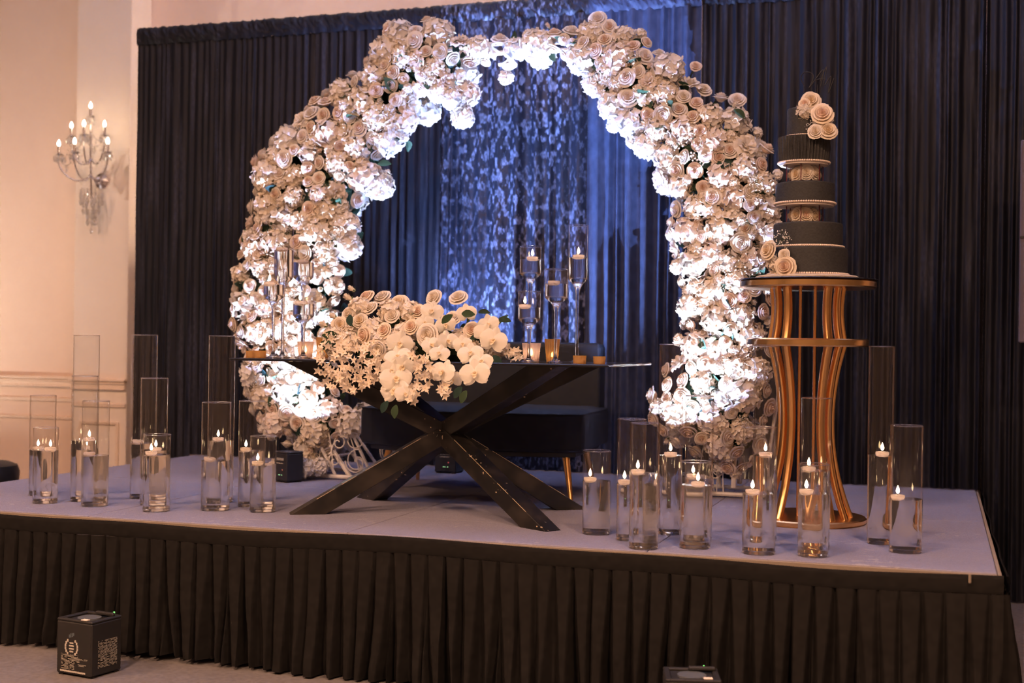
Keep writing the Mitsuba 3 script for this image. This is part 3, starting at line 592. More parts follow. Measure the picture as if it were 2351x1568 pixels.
nh = try_place(104, 'hydrangea', .062, .095, .76, .03, 12000, .35)
npn = try_place(26, 'peony', .050, .064, .78, .02, 5000, .1)
nr = try_place(262, 'rose', .038, .058, .78, .012, 30000, 0.0)
nb = try_place(90, 'blossom', .026, .042, .70, .008, 20000, .2)
nr2 = try_place(40, 'rosebud', .020, .028, .80, .004, 5000, 0.0, .5)
back = [inside(.03) for _ in range(45)]
for x, z in back:
    p, nn = surface(x, z, True); part_of(arch, 'hydrangea', pick(HYD), place(p - nn * .03, nn, rng.uniform(.07, .10), rng.uniform(0, 6)))
for x, z, r, kind, ax, az in STICKS:
    p, q = np.array([x, YA - .05, z]), np.array([ax, YA, az]); d = p - q
    nrm = d / np.linalg.norm(d) + np.array([0, -1.0, 0])
    nm, L = {'rose': ('rose', ROSE), 'bud': ('rosebud', BUD), 'hyd': ('hydrangea', HYD)}[kind]
    part_of(arch, nm, pick(L), place(p, nrm, r, rng.uniform(0, 6)))
    part(arch, 'stem', tube([q, (p + q) / 2 + [0, .01, .01], p - nrm * r * .3], .0035, 5), 'stem_green')
for x, z, r in BREATH:
    b = pick(BREATH_PLY); nn = np.array([rng.normal(0, .2), -1.0, .1]); M = place((x, YA - .20, z), nn, r)
    s = part_of(arch, 'babys_breath', b[1], M, 'spray of tiny white blossoms', ); labels[s]['kind'] = 'stuff'; scene[s + '__stalks'] = {**b[0], 'to_world': T(M.tolist())}
for (x, y, z, r) in [(-3.62, 6.80, .66, .055), (-3.54, 6.78, .65, .05), (-3.47, 6.80, .66, .055), (-3.41, 6.86, .665, .05), (-3.68, 6.84, .65, .045), (-3.58, 6.88, .68, .05), (-3.50, 6.90, .70, .055), (-1.30, 6.95, .66, .04), (-1.18, 6.92, .67, .04), (-1.10, 6.95, .75, .03), (-1.12, 6.96, .82, .03)]:
    part_of(arch, 'blossom', pick(BLOSSOM), place((x, y, z + .022), (rng.normal(0, .3), -.7, .8), r, rng.uniform(0, 6)))
for x, z, sx, sz in [(-1.035, 2.655, .9, -.3), (-1.20, 1.45, 1, -.6), (-3.06, 2.43, .8, .4), (-1.66, 2.86, 1, .3)]:
    part_of(arch, 'leaf', pick(LEAF), place((x, YA - .20, z), (rng.normal(0, .5), -1, .5), .075, math.atan2(-sx, sz)), 'green leaf')
print('arch', nh, npn, nr, nb, nr2)

# ------------------------------------------------------------------ table
def mf(t): return m3.Manifold(m3.Mesh(np.asarray(t.vertices, np.float32), np.asarray(t.faces, np.uint32)))
def tm(m):
    q = m.to_mesh(); return trimesh.Trimesh(q.vert_properties[:, :3], q.tri_verts, process=False)
def beam(a, b, w, h):
    """Rectangular beam from a to b, w wide sideways and h deep."""
    a, b = np.array(a, float), np.array(b, float); d = b - a; L = np.linalg.norm(d); d /= L
    s = np.cross(d, [0, 0, 1.0]); s /= np.linalg.norm(s); u = np.cross(s, d)
    m = box((0, 0, 0), (w, h, L), .0025)
    R = np.eye(4); R[:3, 0], R[:3, 1], R[:3, 2], R[:3, 3] = s, u, d, (a + b) / 2
    m.apply_transform(R); return m
HUB, TTOP = np.array([-2.235, 5.83, .985]), 1.33
tb = thing('table', 'dark glass table on a chipped black crossed beam base, in front of the loveseat', 'table')
def glass_top():
    c, s, r = np.array([-2.245, 5.85]), np.array([1.83, .90]) / 2, .012
    p = Polygon([(-3.165, 5.40), (-1.335, 5.40), (-1.335, 6.30), (-3.165, 6.30)]).buffer(-.02).buffer(.02, quad_segs=6)
    lo, mi_ = np.array(p.exterior.coords)[:-1], np.array(p.buffer(-.004).exterior.coords)[:-1]
    return trimesh.convex.convex_hull(np.vstack([np.c_[mi_, np.full(len(mi_), TTOP)], np.c_[lo, np.full(len(lo), TTOP - .004)], np.c_[lo, np.full(len(lo), TTOP - .009)], np.c_[mi_, np.full(len(mi_), TTOP - .012)]]))
part(tb, 'tabletop', glass_top(), 'black_glass', 20, text='dark glass top')
for sx, sy, fx, fy in ((-1, -1, -2.79, 5.50), (-1, 1, -2.76, 6.16), (1, -1, -1.64, 5.45), (1, 1, -1.71, 6.17)):
    foot = np.array([fx, fy, STAGE]); d = foot - HUB
    b = mf(beam(HUB - d * .05, foot + d * .25, .088, .082)).trim_by_plane((0, 0, 1), STAGE).trim_by_plane((0, 0, -1), -(HUB[2] + .02))
    part(tb, 'leg', tm(b), 'black_lacquer', False)
    top = np.array([HUB[0] + sx * .60, HUB[1] + sy * .30, TTOP - .012]); d = top - HUB
    b = mf(beam(HUB - d * .05, top + d * .4, .088, .082)).trim_by_plane((0, 0, -1), -(TTOP - .0125)).trim_by_plane((0, 0, 1), HUB[2] - .02)
    part(tb, 'arm', tm(b), 'black_lacquer', False)
    n = np.array([0, -1.0 if sy < 0 else 1.0, 0])
    e0, e1 = HUB + (foot - HUB) * .16, HUB + (foot - HUB) * .93
    dd = (foot - HUB) / np.linalg.norm(foot - HUB); s = np.cross(dd, [0, 0, 1.0]); s /= np.linalg.norm(s); u = np.cross(s, dd)
    if u[2] < 0: u = -u
    if s[1] > 0: s = -s
    for q, t0, t1 in ((.0445, .0, .17), (.0445, .21, .52), (.0445, .60, .74), (.0445, .80, .97)):
        part(tb, 'worn_edge', tube([e0 + (e1 - e0) * t0 + s * q + u * .0415, e0 + (e1 - e0) * t1 + s * q + u * .0415], .0015, 5), 'chipped_edge', text='pale chipped edge of a beam')
part(tb, 'hub_plate', box(HUB + [0, 0, .004], (.17, .13, .006), .001), 'black_lacquer', False)

# ------------------------------------------------------------------ table flowers
cp = thing('floral_centrepiece', 'cream garland of roses and orchids spilling over the front edge of the table', 'flower arrangement')
part(cp, 'foam_base', box((-2.26, 5.66, TTOP + .045), (.62, .34, .09), .03), 'core_green', text='dark green foam block under the flowers')
for x, y, z, r in CP_ROSE:
    part_of(cp, 'rose', pick(CREAM_ROSE), place((x, y, z), np.array([(x + 2.26) * 1.0, -1.0, (z - 1.36) * 2.4 + .1]) + rng.normal(0, .22, 3), r, rng.uniform(0, 6)))
for x, y, z, r in CP_BUD:
    part_of(cp, 'rosebud', BUD[1], place((x, y, z), (-.8 if x < -2.6 else .2, -.3, .5), r, rng.uniform(0, 6)))
for x, y, z, r in CP_ORCHID:
    nn = np.array([.25 + rng.normal(0, .25), -1.0, .15 + rng.normal(0, .22)]); M = np.eye(4); f = nn / np.linalg.norm(nn)
    up = np.array([rng.normal(0, .25), 0, 1.0]); sx = np.cross(up, f); sx /= np.linalg.norm(sx); M[:3, :3] = np.stack([sx, np.cross(f, sx), f], 1) * r * 1.05; M[:3, 3] = (x, y, z)
    part_of(cp, 'orchid', pick(ORCHID), M)
for x, y, z in CP_STAR:
    part_of(cp, 'star_blossom', pick(STAR), place((x, y, z), (rng.normal(0, .5), -1.0, rng.normal(.1, .5)), rng.uniform(.019, .025), rng.uniform(0, 6)))
for x, y, z, r in [(-2.64, 5.62, 1.44, .055), (-2.52, 5.60, 1.46, .06), (-2.36, 5.62, 1.44, .06), (-2.22, 5.62, 1.44, .06), (-2.06, 5.58, 1.42, .055), (-2.60, 5.50, 1.40, .05), (-2.44, 5.52, 1.40, .055), (-2.45, 5.66, 1.56, .05), (-2.70, 5.56, 1.43, .045), (-2.62, 5.68, 1.57, .05), (-2.36, 5.68, 1.55, .05), (-2.3, 5.46, 1.38, .05), (-2.0, 5.50, 1.38, .045), (-1.90, 5.56, 1.38, .04)]:
    part_of(cp, 'hydrangea', HYD[2], place((x, y, z), (rng.normal(0, .3), -.8, .5), r * 1.15, rng.uniform(0, 6)))
V, F, o = [], [], 0
for i in range(70):
    a = rng.uniform(0, 1); x = rng.uniform(-2.68, -1.88); y = rng.uniform(5.46, 5.76); z = TTOP + .03 + rng.uniform(0, .16) * (y - 5.35) / .3
    M = place((x, y, z), (rng.normal(0, .5), -1, rng.normal(.3, .6)), rng.uniform(.05, .085), rng.uniform(0, 6)); m, c = leaf_mesh(0, GREENS[0])
    V.append(m.vertices @ M[:3, :3].T + M[:3, 3]); F.append(m.faces + o); o += len(m.vertices)
k = part(cp, 'foliage', trimesh.Trimesh(np.vstack(V), np.vstack(F), process=False), 'leaf', True, color=np.broadcast_to(np.array([.035, .055, .03]), (o, 3)), text='dark green leaves between the flowers'); labels[k]['kind'] = 'stuff'
for x, y, z, a in [(-2.03, 5.48, 1.545, -1.3), (-1.86, 5.42, 1.36, -2.0), (-1.95, 5.28, 1.225, 2.8), (-1.925, 5.27, 1.21, 3.0), (-2.29, 5.27, 1.155, 2.9), (-2.25, 5.27, 1.14, 3.3), (-1.84, 5.55, 1.365, -1.4), (-2.10, 5.42, 1.50, -.5), (-2.58, 5.5, 1.485, .6)]:
    part_of(cp, 'leaf', pick(LEAF), place((x, y, z), (0, -1, .2), .06, a), text='green leaf')

# ------------------------------------------------------------------ candles and glass
def flame_mesh(): return lathe([(0, -.001), (.0050, .003), (.0074, .010), (.0066, .017), (.0034, .026), (0, .034)], 12)
WAX = mikit.ply(lathe([(0, -.007), (.014, -.007), (.0225, -.003), (.0268, .004), (.0275, .010), (.0258, .0135), (.019, .0142), (.008, .0132), (0, .0130)], 32), 'wax', smooth=50)
WICK = mikit.ply(tube([(0, 0, .012), (.0006, 0, .0175), (.0012, .0003, .0215)], .0009, 5), 'wick', smooth=True)
FLAME_SHAPE = mikit.ply(flame_mesh(), 'wick', smooth=True)
FLAME_GLOW = glow((1.0, .64, .33), FLAME, .03)
def candle(x, y, z, text, lit, s=1.0, group=None, name='floating_candle', tilt=0.0):
    k = thing(name, text, 'candle', group); M = move(x, y, z, rng.uniform(0, 6)) @ np.diag([s, s, s, 1.0])
    if tilt: M = M @ trimesh.transformations.rotation_matrix(tilt, [1, 0, 0])
    part_of(k, 'wax', WAX, M); part_of(k, 'wick', WICK, M, text='black wick')
    if lit: part_of(k, 'flame', FLAME_SHAPE, M @ trimesh.transformations.translation_matrix([0, 0, .0185]), text='bright candle flame', emitter=FLAME_GLOW)
    return k
def cyl(r, z0, z1, n=56): return lathe([(0, z0), (r, z0), (r, z1), (0, z1)], n)
def vase(x, y, r, h, wl, dx, lit, text, ctext):
    k = thing('cylinder_vase', text, 'vase', 'glass cylinder vases along the front of the stage')
    M = move(x, y, STAGE)
    part(k, 'glass', lathe([(r, .004), (r, h)], 56), 'glass_wall', True, M)
    part(k, 'rim', ring((0, 0, h), r - .0008, .0019, 56), 'glass', True, M)
    part(k, 'thick_base', lathe([(0, .0004), (r - .006, .0004), (r - .0012, .004), (r - .0012, .013), (r - .004, .0165), (0, .0165)], 56), 'glass', 40, M, 'thick clear glass bottom')
    part(k, 'water', cyl(r - .0026, .0172, wl), 'water', 30, M, 'clear water')
    m = r - .032
    dx = float(np.clip(dx, -m, m)); dy = -math.sqrt(max(0, m * m - dx * dx)) * .5
    candle(x + dx, y + dy, STAGE + wl, ctext, lit, 1.0, 'candles floating in the cylinder vases', tilt=0.0 if lit else .12)
VASES = [  # x, y, radius, height, water level, candle offset, lit, label, candle's label
    (-4.121, 5.337, .0592, .365, .257, .046, 1, 'short cylinder vase of water at the far left of the stage, front of its pair', 'lit candle floating in the short vase at the far left'),
    (-4.344, 5.600, .0643, .507, .233, -.015, 1, 'medium cylinder vase of water at the far left, behind the short one', 'lit candle in the medium vase at the far left, behind the short vase'),
    (-4.007, 5.480, .0624, .616, .300, .049, 1, 'middling cylinder vase second from the left, directly before the tallest one', 'lit candle floating highest among the two vases second from the left'),
    (-4.175, 5.720, .0650, .817, .234, -.032, 1, 'tallest cylinder vase at the left, in front of the pale pilaster', 'lit candle in the tallest vase in front of the pilaster'),
    (-3.840, 5.340, .0634, .502, .243, -.031, 0, 'medium cylinder vase with an unlit candle, third from the left', 'unlit tilted candle in the vase third from the left'),
    (-3.815, 5.700, .0642, .823, .278, -.042, 0, 'tall cylinder vase in front of the left edge of the drapes', 'unlit candle high in the tall vase by the edge of the drapes'),
    (-3.622, 5.500, .0640, .613, .264, .020, 1, 'middling cylinder vase right of the tall one, behind a short vase', 'lit candle in the middling vase behind a short one, left of the lone tall vase'),
    (-3.469, 5.294, .0626, .357, .264, -.036, 1, 'short cylinder vase before a tall and a middling vase, second short one from the left', 'lit candle in the second short vase from the left'),
    (-3.383, 5.720, .0643, .823, .307, -.005, 1, 'tall cylinder vase next to the left end of the table', 'lit candle in the tall vase next to the left end of the table'),
    (-3.243, 5.440, .0676, .508, .234, -.027, 0, 'medium cylinder vase in front of the tall one next to the table', 'unlit candle in the vase in front of the tall one next to the table'),
    (-3.164, 5.640, .0643, .509, .268, -.036, 1, 'medium cylinder vase under the left end of the tabletop', 'lit candle in the medium vase under the left end of the tabletop'),
    (-3.009, 5.472, .0608, .355, .222, -.034, 1, 'short cylinder vase nearest to the left foot of the table', 'lit candle in the short vase nearest to the left foot of the table'),
    (-1.378, 5.401, .0602, .353, .225, -.031, 1, 'short cylinder vase nearest to the right foot of the table', 'lit candle in the short vase nearest to the right foot of the table'),
    (-1.203, 5.290, .0597, .499, .233, -.039, 1, 'medium cylinder vase, back left of the overlapping pair right of the table', 'lit candle in the left one of the overlapping pair right of the table'),
    (-1.104, 5.090, .0587, .496, .297, -.041, 1, 'medium cylinder vase, front right one of the overlapping pair right of the table', 'lit candle in the front one of the overlapping pair right of the table'),
    (-1.086, 5.516, .0520, .810, .337, .004, 1, 'tall slim cylinder vase in front of the foot of the right flower column', 'lit candle in the tall slim vase before the right flower column'),
    (-.944, 5.413, .0580, .597, .258, -.022, 1, 'middling cylinder vase behind a short one, before the right flower column', 'lit candle in the middling vase behind the short one before the right flower column'),
    (-.916, 5.183, .0625, .344, .251, .012, 1, 'short wide cylinder vase at the stage edge between the table and the gold stand', 'lit candle in the short wide vase between the table and the gold stand'),
    (-.681, 5.491, .0510, .806, .354, .002, 1, 'tall slim cylinder vase left in front of the gold stand', 'lit candle in the tall slim vase left in front of the gold stand'),
    (-.659, 5.139, .0644, .491, .235, -.024, 1, 'medium cylinder vase in front of the left half of the gold stand', 'lit candle in the medium vase before the left half of the gold stand'),
    (-.466, 5.382, .0591, .601, .310, -.032, 1, 'middling cylinder vase in front of the middle of the gold stand', 'lit upper candle before the middle of the gold stand'),
    (-.454, 5.161, .0589, .354, .242, -.032, 1, 'short cylinder vase in front of the middle of the gold stand', 'lit lower candle in the short vase before the middle of the gold stand'),
    (-.224, 5.598, .0520, .812, .366, .007, 1, 'tall slim cylinder vase right of the gold stand', 'lit candle in the tall slim vase right of the gold stand'),
    (-.117, 5.405, .0634, .500, .211, -.038, 1, 'rightmost cylinder vase, of medium height, near the right end of the stage', 'lit candle in the rightmost vase')]
for v in VASES: vase(*v)

def stem_holder(x, y, r, zb, zt, wl, dx, text, ctext, lit=1):
    k = thing('candle_stem', text, 'candle holder', 'long-stemmed glass candle holders on the table'); z0 = TTOP
    fz = max(zb - .062, z0 + .05)
    prof = [(0, z0 + .0005), (.036, z0 + .0005), (.038, z0 + .003), (.026, z0 + .007), (.011, z0 + .016), (.0072, z0 + .035), (.0062, (z0 + fz) / 2), (.0085, fz), (.014, zb - .040), (.026, zb - .020), (r * .86, zb - .007), (r - .001, zb + .002), (r - .004, zb + .006), (0, zb + .006)]
    M = move(x, y, 0)
    part(k, 'stem', lathe(prof, 36), 'glass', 50, M, 'clear glass foot, stem and funnel')
    part(k, 'bowl', lathe([(r, zb), (r, zt)], 44), 'glass_wall', True, M)
    part(k, 'rim', ring((0, 0, zt), r - .0006, .0015, 44), 'glass', True, M)
    part(k, 'water', cyl(r - .0024, zb + .0068, wl, 44), 'water', 30, M, 'clear water')
    m = r - .0295
    candle(x + float(np.clip(dx, -m, m)), y - .004, wl, ctext, lit, 1.0, 'candles floating in the stemmed holders')
STEMS = [  # x, y, bowl radius, bowl bottom, bowl top, water level, candle offset, label, candle's label, lit
    (-1.788, 5.720, .053, 1.527, 1.655, 1.581, -.020, 'lowest stemmed glass candle holder on the right of the table', 'lit candle in the lowest right-hand stemmed holder', 1),
    (-1.866, 5.980, .053, 1.749, 1.881, 1.818, .010, 'stemmed glass candle holder rising directly behind the lowest one on the right of the table', 'lit candle in the upper left holder of the right-hand four', 1),
    (-1.643, 5.660, .052, 1.623, 1.752, 1.686, -.011, 'middle-height stemmed glass candle holder on the right of the table', 'unlit candle in the middle-height right-hand holder', 0),
    (-1.609, 5.900, .046, 1.718, 1.971, 1.819, .003, 'tallest stemmed glass candle holder on the right of the table', 'lit candle in the tallest right-hand holder', 1),
    (-3.035, 5.600, .050, 1.625, 1.756, 1.681, -.021, 'middle-height stemmed glass candle holder nearest the left end of the table', 'lit candle in the holder nearest the left end of the table', 1),
    (-3.070, 5.760, .048, 1.721, 1.966, 1.858, -.007, 'tallest stemmed glass candle holder on the left of the table', 'unlit candle in the tallest left-hand holder', 0),
    (-2.937, 5.720, .052, 1.536, 1.652, 1.593, -.017, 'lowest stemmed glass candle holder on the left of the table', 'lit candle in the lowest left-hand holder', 1),
    (-3.070, 5.970, .053, 1.737, 1.871, 1.811, .000, 'stemmed glass candle holder above the lowest one on the left of the table', 'unlit candle in the upper right holder of the left-hand four', 0)]
for s in STEMS: stem_holder(*s)

def cup_wall(rt, rb, h, n, fn):
    a = np.arange(n + 1) * 2 * PI / n; z = np.linspace(0, h, 15)
    A, Z = np.meshgrid(a, z); R = rb + (rt - rb) * Z / h
    R = R + fn(A, Z)
    P = np.stack([R * np.cos(A), R * np.sin(A), Z], -1)
    m = grid_mesh(P[:, ::-1]); return m
HOB = mikit.ply(cup_wall(1.0, .80, 2.0, 108, lambda A, Z: .035 * np.maximum(0, np.sin(A * 18 + PI * np.round(Z / .25)) * np.sin(Z / .25 * PI)) ), 'pink_glass', smooth=True)
RIB = mikit.ply(cup_wall(1.0, .72, 3.0, 120, lambda A, Z: .03 * np.cos(A * 20)), 'amber_glass', smooth=True)
CUP = mikit.ply(cup_wall(1.0, .92, 1.15, 60, lambda A, Z: .012 * np.cos(A * 6)), 'amber_glass', smooth=True)
def votive(kind, x, y, r, text, lit):
    d = {'pink': ('votive_holder', 'votive holder', HOB, .80), 'rib': ('votive_holder', 'votive holder', RIB, .72), 'cup': ('tealight_holder', 'tealight holder', CUP, .92)}[kind]
    k = thing(d[0], text, d[1]); M = move(x, y, TTOP + .001) @ np.diag([r, r, r, 1.0]); b = 'pink_glass' if kind == 'pink' else 'amber_glass'
    part_of(k, 'cup', d[2], M)
    part(k, 'bottom', lathe([(0, .0), (r * d[3], .0), (r * d[3], .004), (0, .004)], 32), b, 30, move(x, y, TTOP + .001))
    s = min(1.0, r * d[3] * .80 / .0275)
    c = thing('tealight', 'small candle inside the ' + text, 'candle')
    M2 = move(x, y, TTOP + .005 + .0072 * s) @ np.diag([s, s, s, 1.0])
    part_of(c, 'wax', WAX, M2); part_of(c, 'wick', WICK, M2)
    if lit: part_of(c, 'flame', FLAME_SHAPE, M2 @ trimesh.transformations.translation_matrix([0, 0, .0185]), emitter=FLAME_GLOW)
VOT = [('pink', -1.819, 5.860, .044, 'pink hobnail votive holder on the right of the table', 1), ('rib', -1.729, 5.900, .036, 'ribbed amber glass votive holder on the right of the table', 1),
       ('cup', -1.502, 5.555, .030, 'low gold tealight holder right of the table, nearer the stems', 0), ('cup', -1.424, 5.600, .028, 'low gold tealight holder nearest the right end of the table', 0),
       ('pink', -2.985, 5.840, .040, 'pink hobnail votive holder left of the garland', 1), ('rib', -2.900, 5.860, .034, 'ribbed amber votive holder beside the garland', 1),
       ('cup', -3.105, 5.520, .028, 'low gold tealight holder at the left end of the table', 0), ('cup', -3.050, 5.500, .030, 'gold tealight holder second from the left table end', 0)]
for v in VOT: votive(*v)

# ------------------------------------------------------------------ loveseat
ls = thing('loveseat', 'black velvet loveseat with gold legs behind the table', 'loveseat')
def cushion(poly, z0, z1, b, crown=0.0):
    P = np.array(poly.exterior.coords)[:-1]; pts = []
    for z, q in ((z0, b), (z0 + b * .3, b * .3), (z0 + b, 0), (z1 - b, 0), (z1 - b * .3, b * .3), (z1, b), (z1 + crown, b * 3.5)):
        Q = np.array(poly.buffer(-q - 1e-4).exterior.coords)[:-1]; pts.append(np.c_[Q, np.full(len(Q), z)])
    return trimesh.convex.convex_hull(np.vstack(pts))
t = np.linspace(0, 1, 15)
front = [(-2.985 + 1.275 * s, 6.50 - .17 * math.sin(PI * s) ** .8 - .06 * s) for s in t]
seat = Polygon(front + [(-1.76, 7.16), (-2.99, 7.18)]).buffer(-.03).buffer(.03)
part(ls, 'seat', cushion(seat, .862, 1.062, .022, .012), 'sofa_velvet', 40)
bk = Polygon([(-3.03, 7.06), (-1.79, 7.06), (-1.80, 7.22), (-3.02, 7.24)]).buffer(-.02).buffer(.02)
part(ls, 'backrest', cushion(bk, .94, 1.425, .03), 'sofa_velvet', 40)
pip = np.array(seat.buffer(-.006).exterior.coords)[:-1]
part(ls, 'piping', tube(np.c_[pip, np.full(len(pip), 1.056)], .005, 6, loop=True), 'sofa_velvet', True)
part(ls, 'rail', cushion(seat.buffer(-.05), .835, .864, .006), 'black_plastic', 40)
for x, y, dx, dy in ((-2.86, 6.62, -.05, -.04), (-1.815, 6.47, .05, -.07), (-2.87, 7.06, -.02, .04), (-1.87, 7.06, .04, .05)):
    part(ls, 'leg', tube([(x, y, .84), (x + dx * .5, y + dy * .5, .73), (x + dx, y + dy, STAGE + .0045)], [.021, .016, .010], 14), 'gold', 40, text='tapered gold leg')

# ------------------------------------------------------------------ battery uplights
def emit_spot(k, p, q, power, cut, beamw, c=COOL):
    scene[k] = {'type': 'spot', 'to_world': T().look_at(origin=list(map(float, p)), target=list(map(float, q)), up=[0.1, 1, 0.05]), 'intensity': rgb(*(np.asarray(c) * power)), 'cutoff_angle': float(cut), 'beam_width': float(beamw)}
def local_cat(*ms): return cat(ms)
def uplight(x, y, z, w, d, h, rz, text, big=False):
    k = thing('battery_uplight', text, 'uplight'); M = move(x, y, z, rz)
    part(k, 'housing', box((0, 0, h / 2 + .004), (w, d, h - .008), .006), 'black_plastic', 20, M)
    part(k, 'feet', cat([box((sx * (w / 2 - .02), sy * (d / 2 - .02), .003), (.025, .025, .006), .001) for sx in (-1, 1) for sy in (-1, 1)]), 'black_plastic', False, M)
    part(k, 'top_rim', cat([box((0, -d / 2 + .012, h + .004), (w, .022, .012), .004), box((0, d / 2 - .012, h + .004), (w, .022, .012), .004), box((-w / 2 + .012, 0, h + .004), (.022, d, .012), .004), box((w / 2 - .012, 0, h + .004), (.022, d, .012), .004)]), 'black_plastic', 20, M)
    part(k, 'lens', cyl(min(w, d) * .28, h, h + .006, 28), 'lens', 40, M, 'round glass lens')
    f = -d / 2 - .0006
    if big:
        part(k, 'handle', box((.04, .05, h + .016), (.1, .02, .016), .005), 'black_plastic', 20, M)
        part(k, 'top_tag', box((.052, -.075, h + .0125), (.032, .022, .003), .0008), 'paper_tag', False, M, 'small pale tag on the top')
        part(k, 'status_light', box((.05, .09, h + .014), (.004, .010, .008), .001), 'green_led', False, M, 'small green status light', emitter=glow((.25, 1.0, .2), 1.6, .01))
        part(k, 'printed_text', cat([box((-.022, f, .086), (.096, .0012, .012), 0), box((-.018, f, .068), (.104, .0012, .024)), box((-.032, f, .043), (.074, .0012, .026)), box((.048, f, .052), (.046, .0012, .007)), box((.018, f, .078), (.12, .0012, .008))]), 'fine_print', False, M, 'rows of small white print')
        part(k, 'printed_line', box((-.004, f, .021), (.142, .0012, .007)), 'print_white', False, M, 'white printed line')
        wr = []
        for s in (-1, 1):
            for i in range(6):
                a = -.9 + i * .36; wr.append(box((s * (.034 * math.cos(a)) - .012, f, .122 + .034 * math.sin(a)), (.008, .0012, .011), 0))
        wr += [box((-.012, f, .122 + q), (.030 - abs(q) * .5, .0012, .006), 0) for q in (-.018, -.006, .006, .018)]
        part(k, 'printed_wreath', cat(wr), 'print_white', False, M, 'white printed wreath emblem')
        part(k, 'printed_emblem', cat([box((-.012 + q, f, .172 + q * .4), (.004, .0012, .020 - abs(q) * .6), 0) for q in (-.012, -.004, .004, .012)]), 'print_blue', False, M, 'small striped round emblem')
        part(k, 'side_print', box((w / 2 + .0006, .005, .095), (.0012, d * .62, .115), 0), 'fine_print', False, M, 'panel of small print on the side')
    else:
        part(k, 'printed_text', cat([box((-.028 + .011 * i, f, h * .80), (.007, .0012, .014), 0) for i in range(6)]), 'print_white', False, M, 'white printed letters')
        part(k, 'printed_line', box((-.004, f, h * .66), (.062, .0012, .004)), 'print_white', False, M, 'white printed line')
        for i, q in enumerate((-.012, -.002, .016)):
            part(k, 'status_light', box((q, f, h * .26), (.0045, .0015, .0045), 0), 'green_led', False, M, 'small green status light', emitter=glow((.55, 1.0, .5), 1.0, .01))
        part(k, 'status_light', box((.020, f, h * .44), (.004, .0015, .006), 0), 'green_led', False, M, 'small red status light', emitter=glow((1.0, .06, .12), .9, .01))
    return M
uplight(-3.52, 6.70, STAGE, .118, .12, .165, -.45, 'black battery uplight on the stage at the foot of the left flower column')
uplight(-2.885, 7.61, STAGE, .14, .15, .155, 0.0, 'black battery uplight with a red light under the loveseat, behind the table base')
uplight(-1.245, 6.50, STAGE, .14, .15, .155, .1, 'black battery uplight behind the right-hand vases at the foot of the flower column')
uplight(-3.40, 4.705, 0, .198, .175, .228, -.157, 'black box-shaped uplight with white print on the floor at the left front', True)
uplight(-.83, 4.67, 0, .198, .185, .228, .25, 'black box-shaped uplight on the floor, only its top showing at the bottom edge', True)
for i, (wx, wy, aim, pw) in enumerate([(-8.5, 7.1, (-6.5, 8.5, 3.5), 38.0), (-4.9, 8.30, (-4.9, 8.42, 4.0), 105.0), (-3.6, 8.30, (-3.6, 8.42, 4.0), 105.0), (-2.3, 8.30, (-2.3, 8.42, 4.0), 105.0)]):
    k = thing('wall_uplight', 'small amber uplight on the floor against the wall, ' + ('left of the frame', 'hidden behind the far left drape', 'hidden behind the left drape', 'hidden behind the middle drape')[i], 'uplight')
    part(k, 'housing', lathe([(0, .001), (.06, .001), (.07, .02), (.07, .09), (.06, .10), (.055, .085), (0, .085)], 24), 'black_plastic', 40, move(wx, wy, 0))
    emit_spot(f'beam_wall_{i}', (wx, wy, .11), aim, pw, 42 if i == 0 else 24, 8 if i == 0 else 10, WALL_WASH if i else WALL_WASH * [1, 1.2, 1.42])
emit_spot('beam_left', (-3.50, 6.60, .80), (-3.30, 6.84, 2.60), UPLIGHT * 5.2, 47, 6)
emit_spot('beam_middle', (-2.885, 7.58, .79), (-2.50, 7.66, 2.6), UPLIGHT * 5.2, 50, 14, np.array([.40, .62, 1.38]))
emit_spot('beam_right', (-1.27, 6.50, .79), (-1.36, 6.82, 2.50), UPLIGHT * 5.2, 47, 6)

# ------------------------------------------------------------------ gold stand and cake
GX, GY = -.583, 6.19
gs = thing('gold_stand', 'tall round gold pedestal of curved ribs carrying the black cake', 'cake stand'); M = move(GX, GY, 0)
def disc_solid(r, z0, z1, b=.006): return lathe([(0, z0), (r - b, z0), (r, z0 + b), (r, z1 - b), (r - b, z1), (0, z1)], 64)
part(gs, 'base_disc', disc_solid(.278, STAGE + .001, STAGE + .028), 'gold', 30, M)
part(gs, 'shelf_disc', disc_solid(.278, 1.420, 1.456), 'bright_gold', 30, M, 'polished gold shelf disc')
part(gs, 'top_disc', disc_solid(.310, 1.688, 1.723), 'bright_gold', 30, M, 'polished gold top disc')
part(gs, 'glass_plate', lathe([(0, 1.7232), (.316, 1.7232), (.3185, 1.7255), (.316, 1.7285), (0, 1.7285)], 64), 'black_glass', 30, M, 'thin glass plate')
def rib(prof, a, w, th):
    """Upright bar of rounded section bent along prof (r, z), at angle a."""
    prof = np.array(prof); z = np.linspace(prof[0, 1], prof[-1, 1], 26)
    from scipy.interpolate import CubicSpline
    r = CubicSpline(prof[:, 1], prof[:, 0])(z); rows = []
    for q in np.linspace(0, 2 * PI, 15):
        dr_, dw = th / 2 * np.sign(math.cos(q)) * abs(math.cos(q)) ** .6, w / 2 * np.sign(math.sin(q)) * abs(math.sin(q)) ** .6
        rr = r + dr_; rows.append(np.stack([rr * math.cos(a) - dw * math.sin(a), rr * math.sin(a) + dw * math.cos(a), z], -1))
    return grid_mesh(np.array(rows))
for i in (35, 60, 90, 120, 145, -35, -60, -90, -120, -145):
    a = math.radians(i - 84.7)
    part(gs, 'rib', rib([(.205, .637), (.150, .80), (.116, 1.02), (.124, 1.22), (.166, 1.421)], a, .036, .028), 'gold', 40, M)
    part(gs, 'upper_rib', rib([(.166, 1.455), (.152, 1.57), (.160, 1.689)], a, .036, .028), 'gold', 40, M)
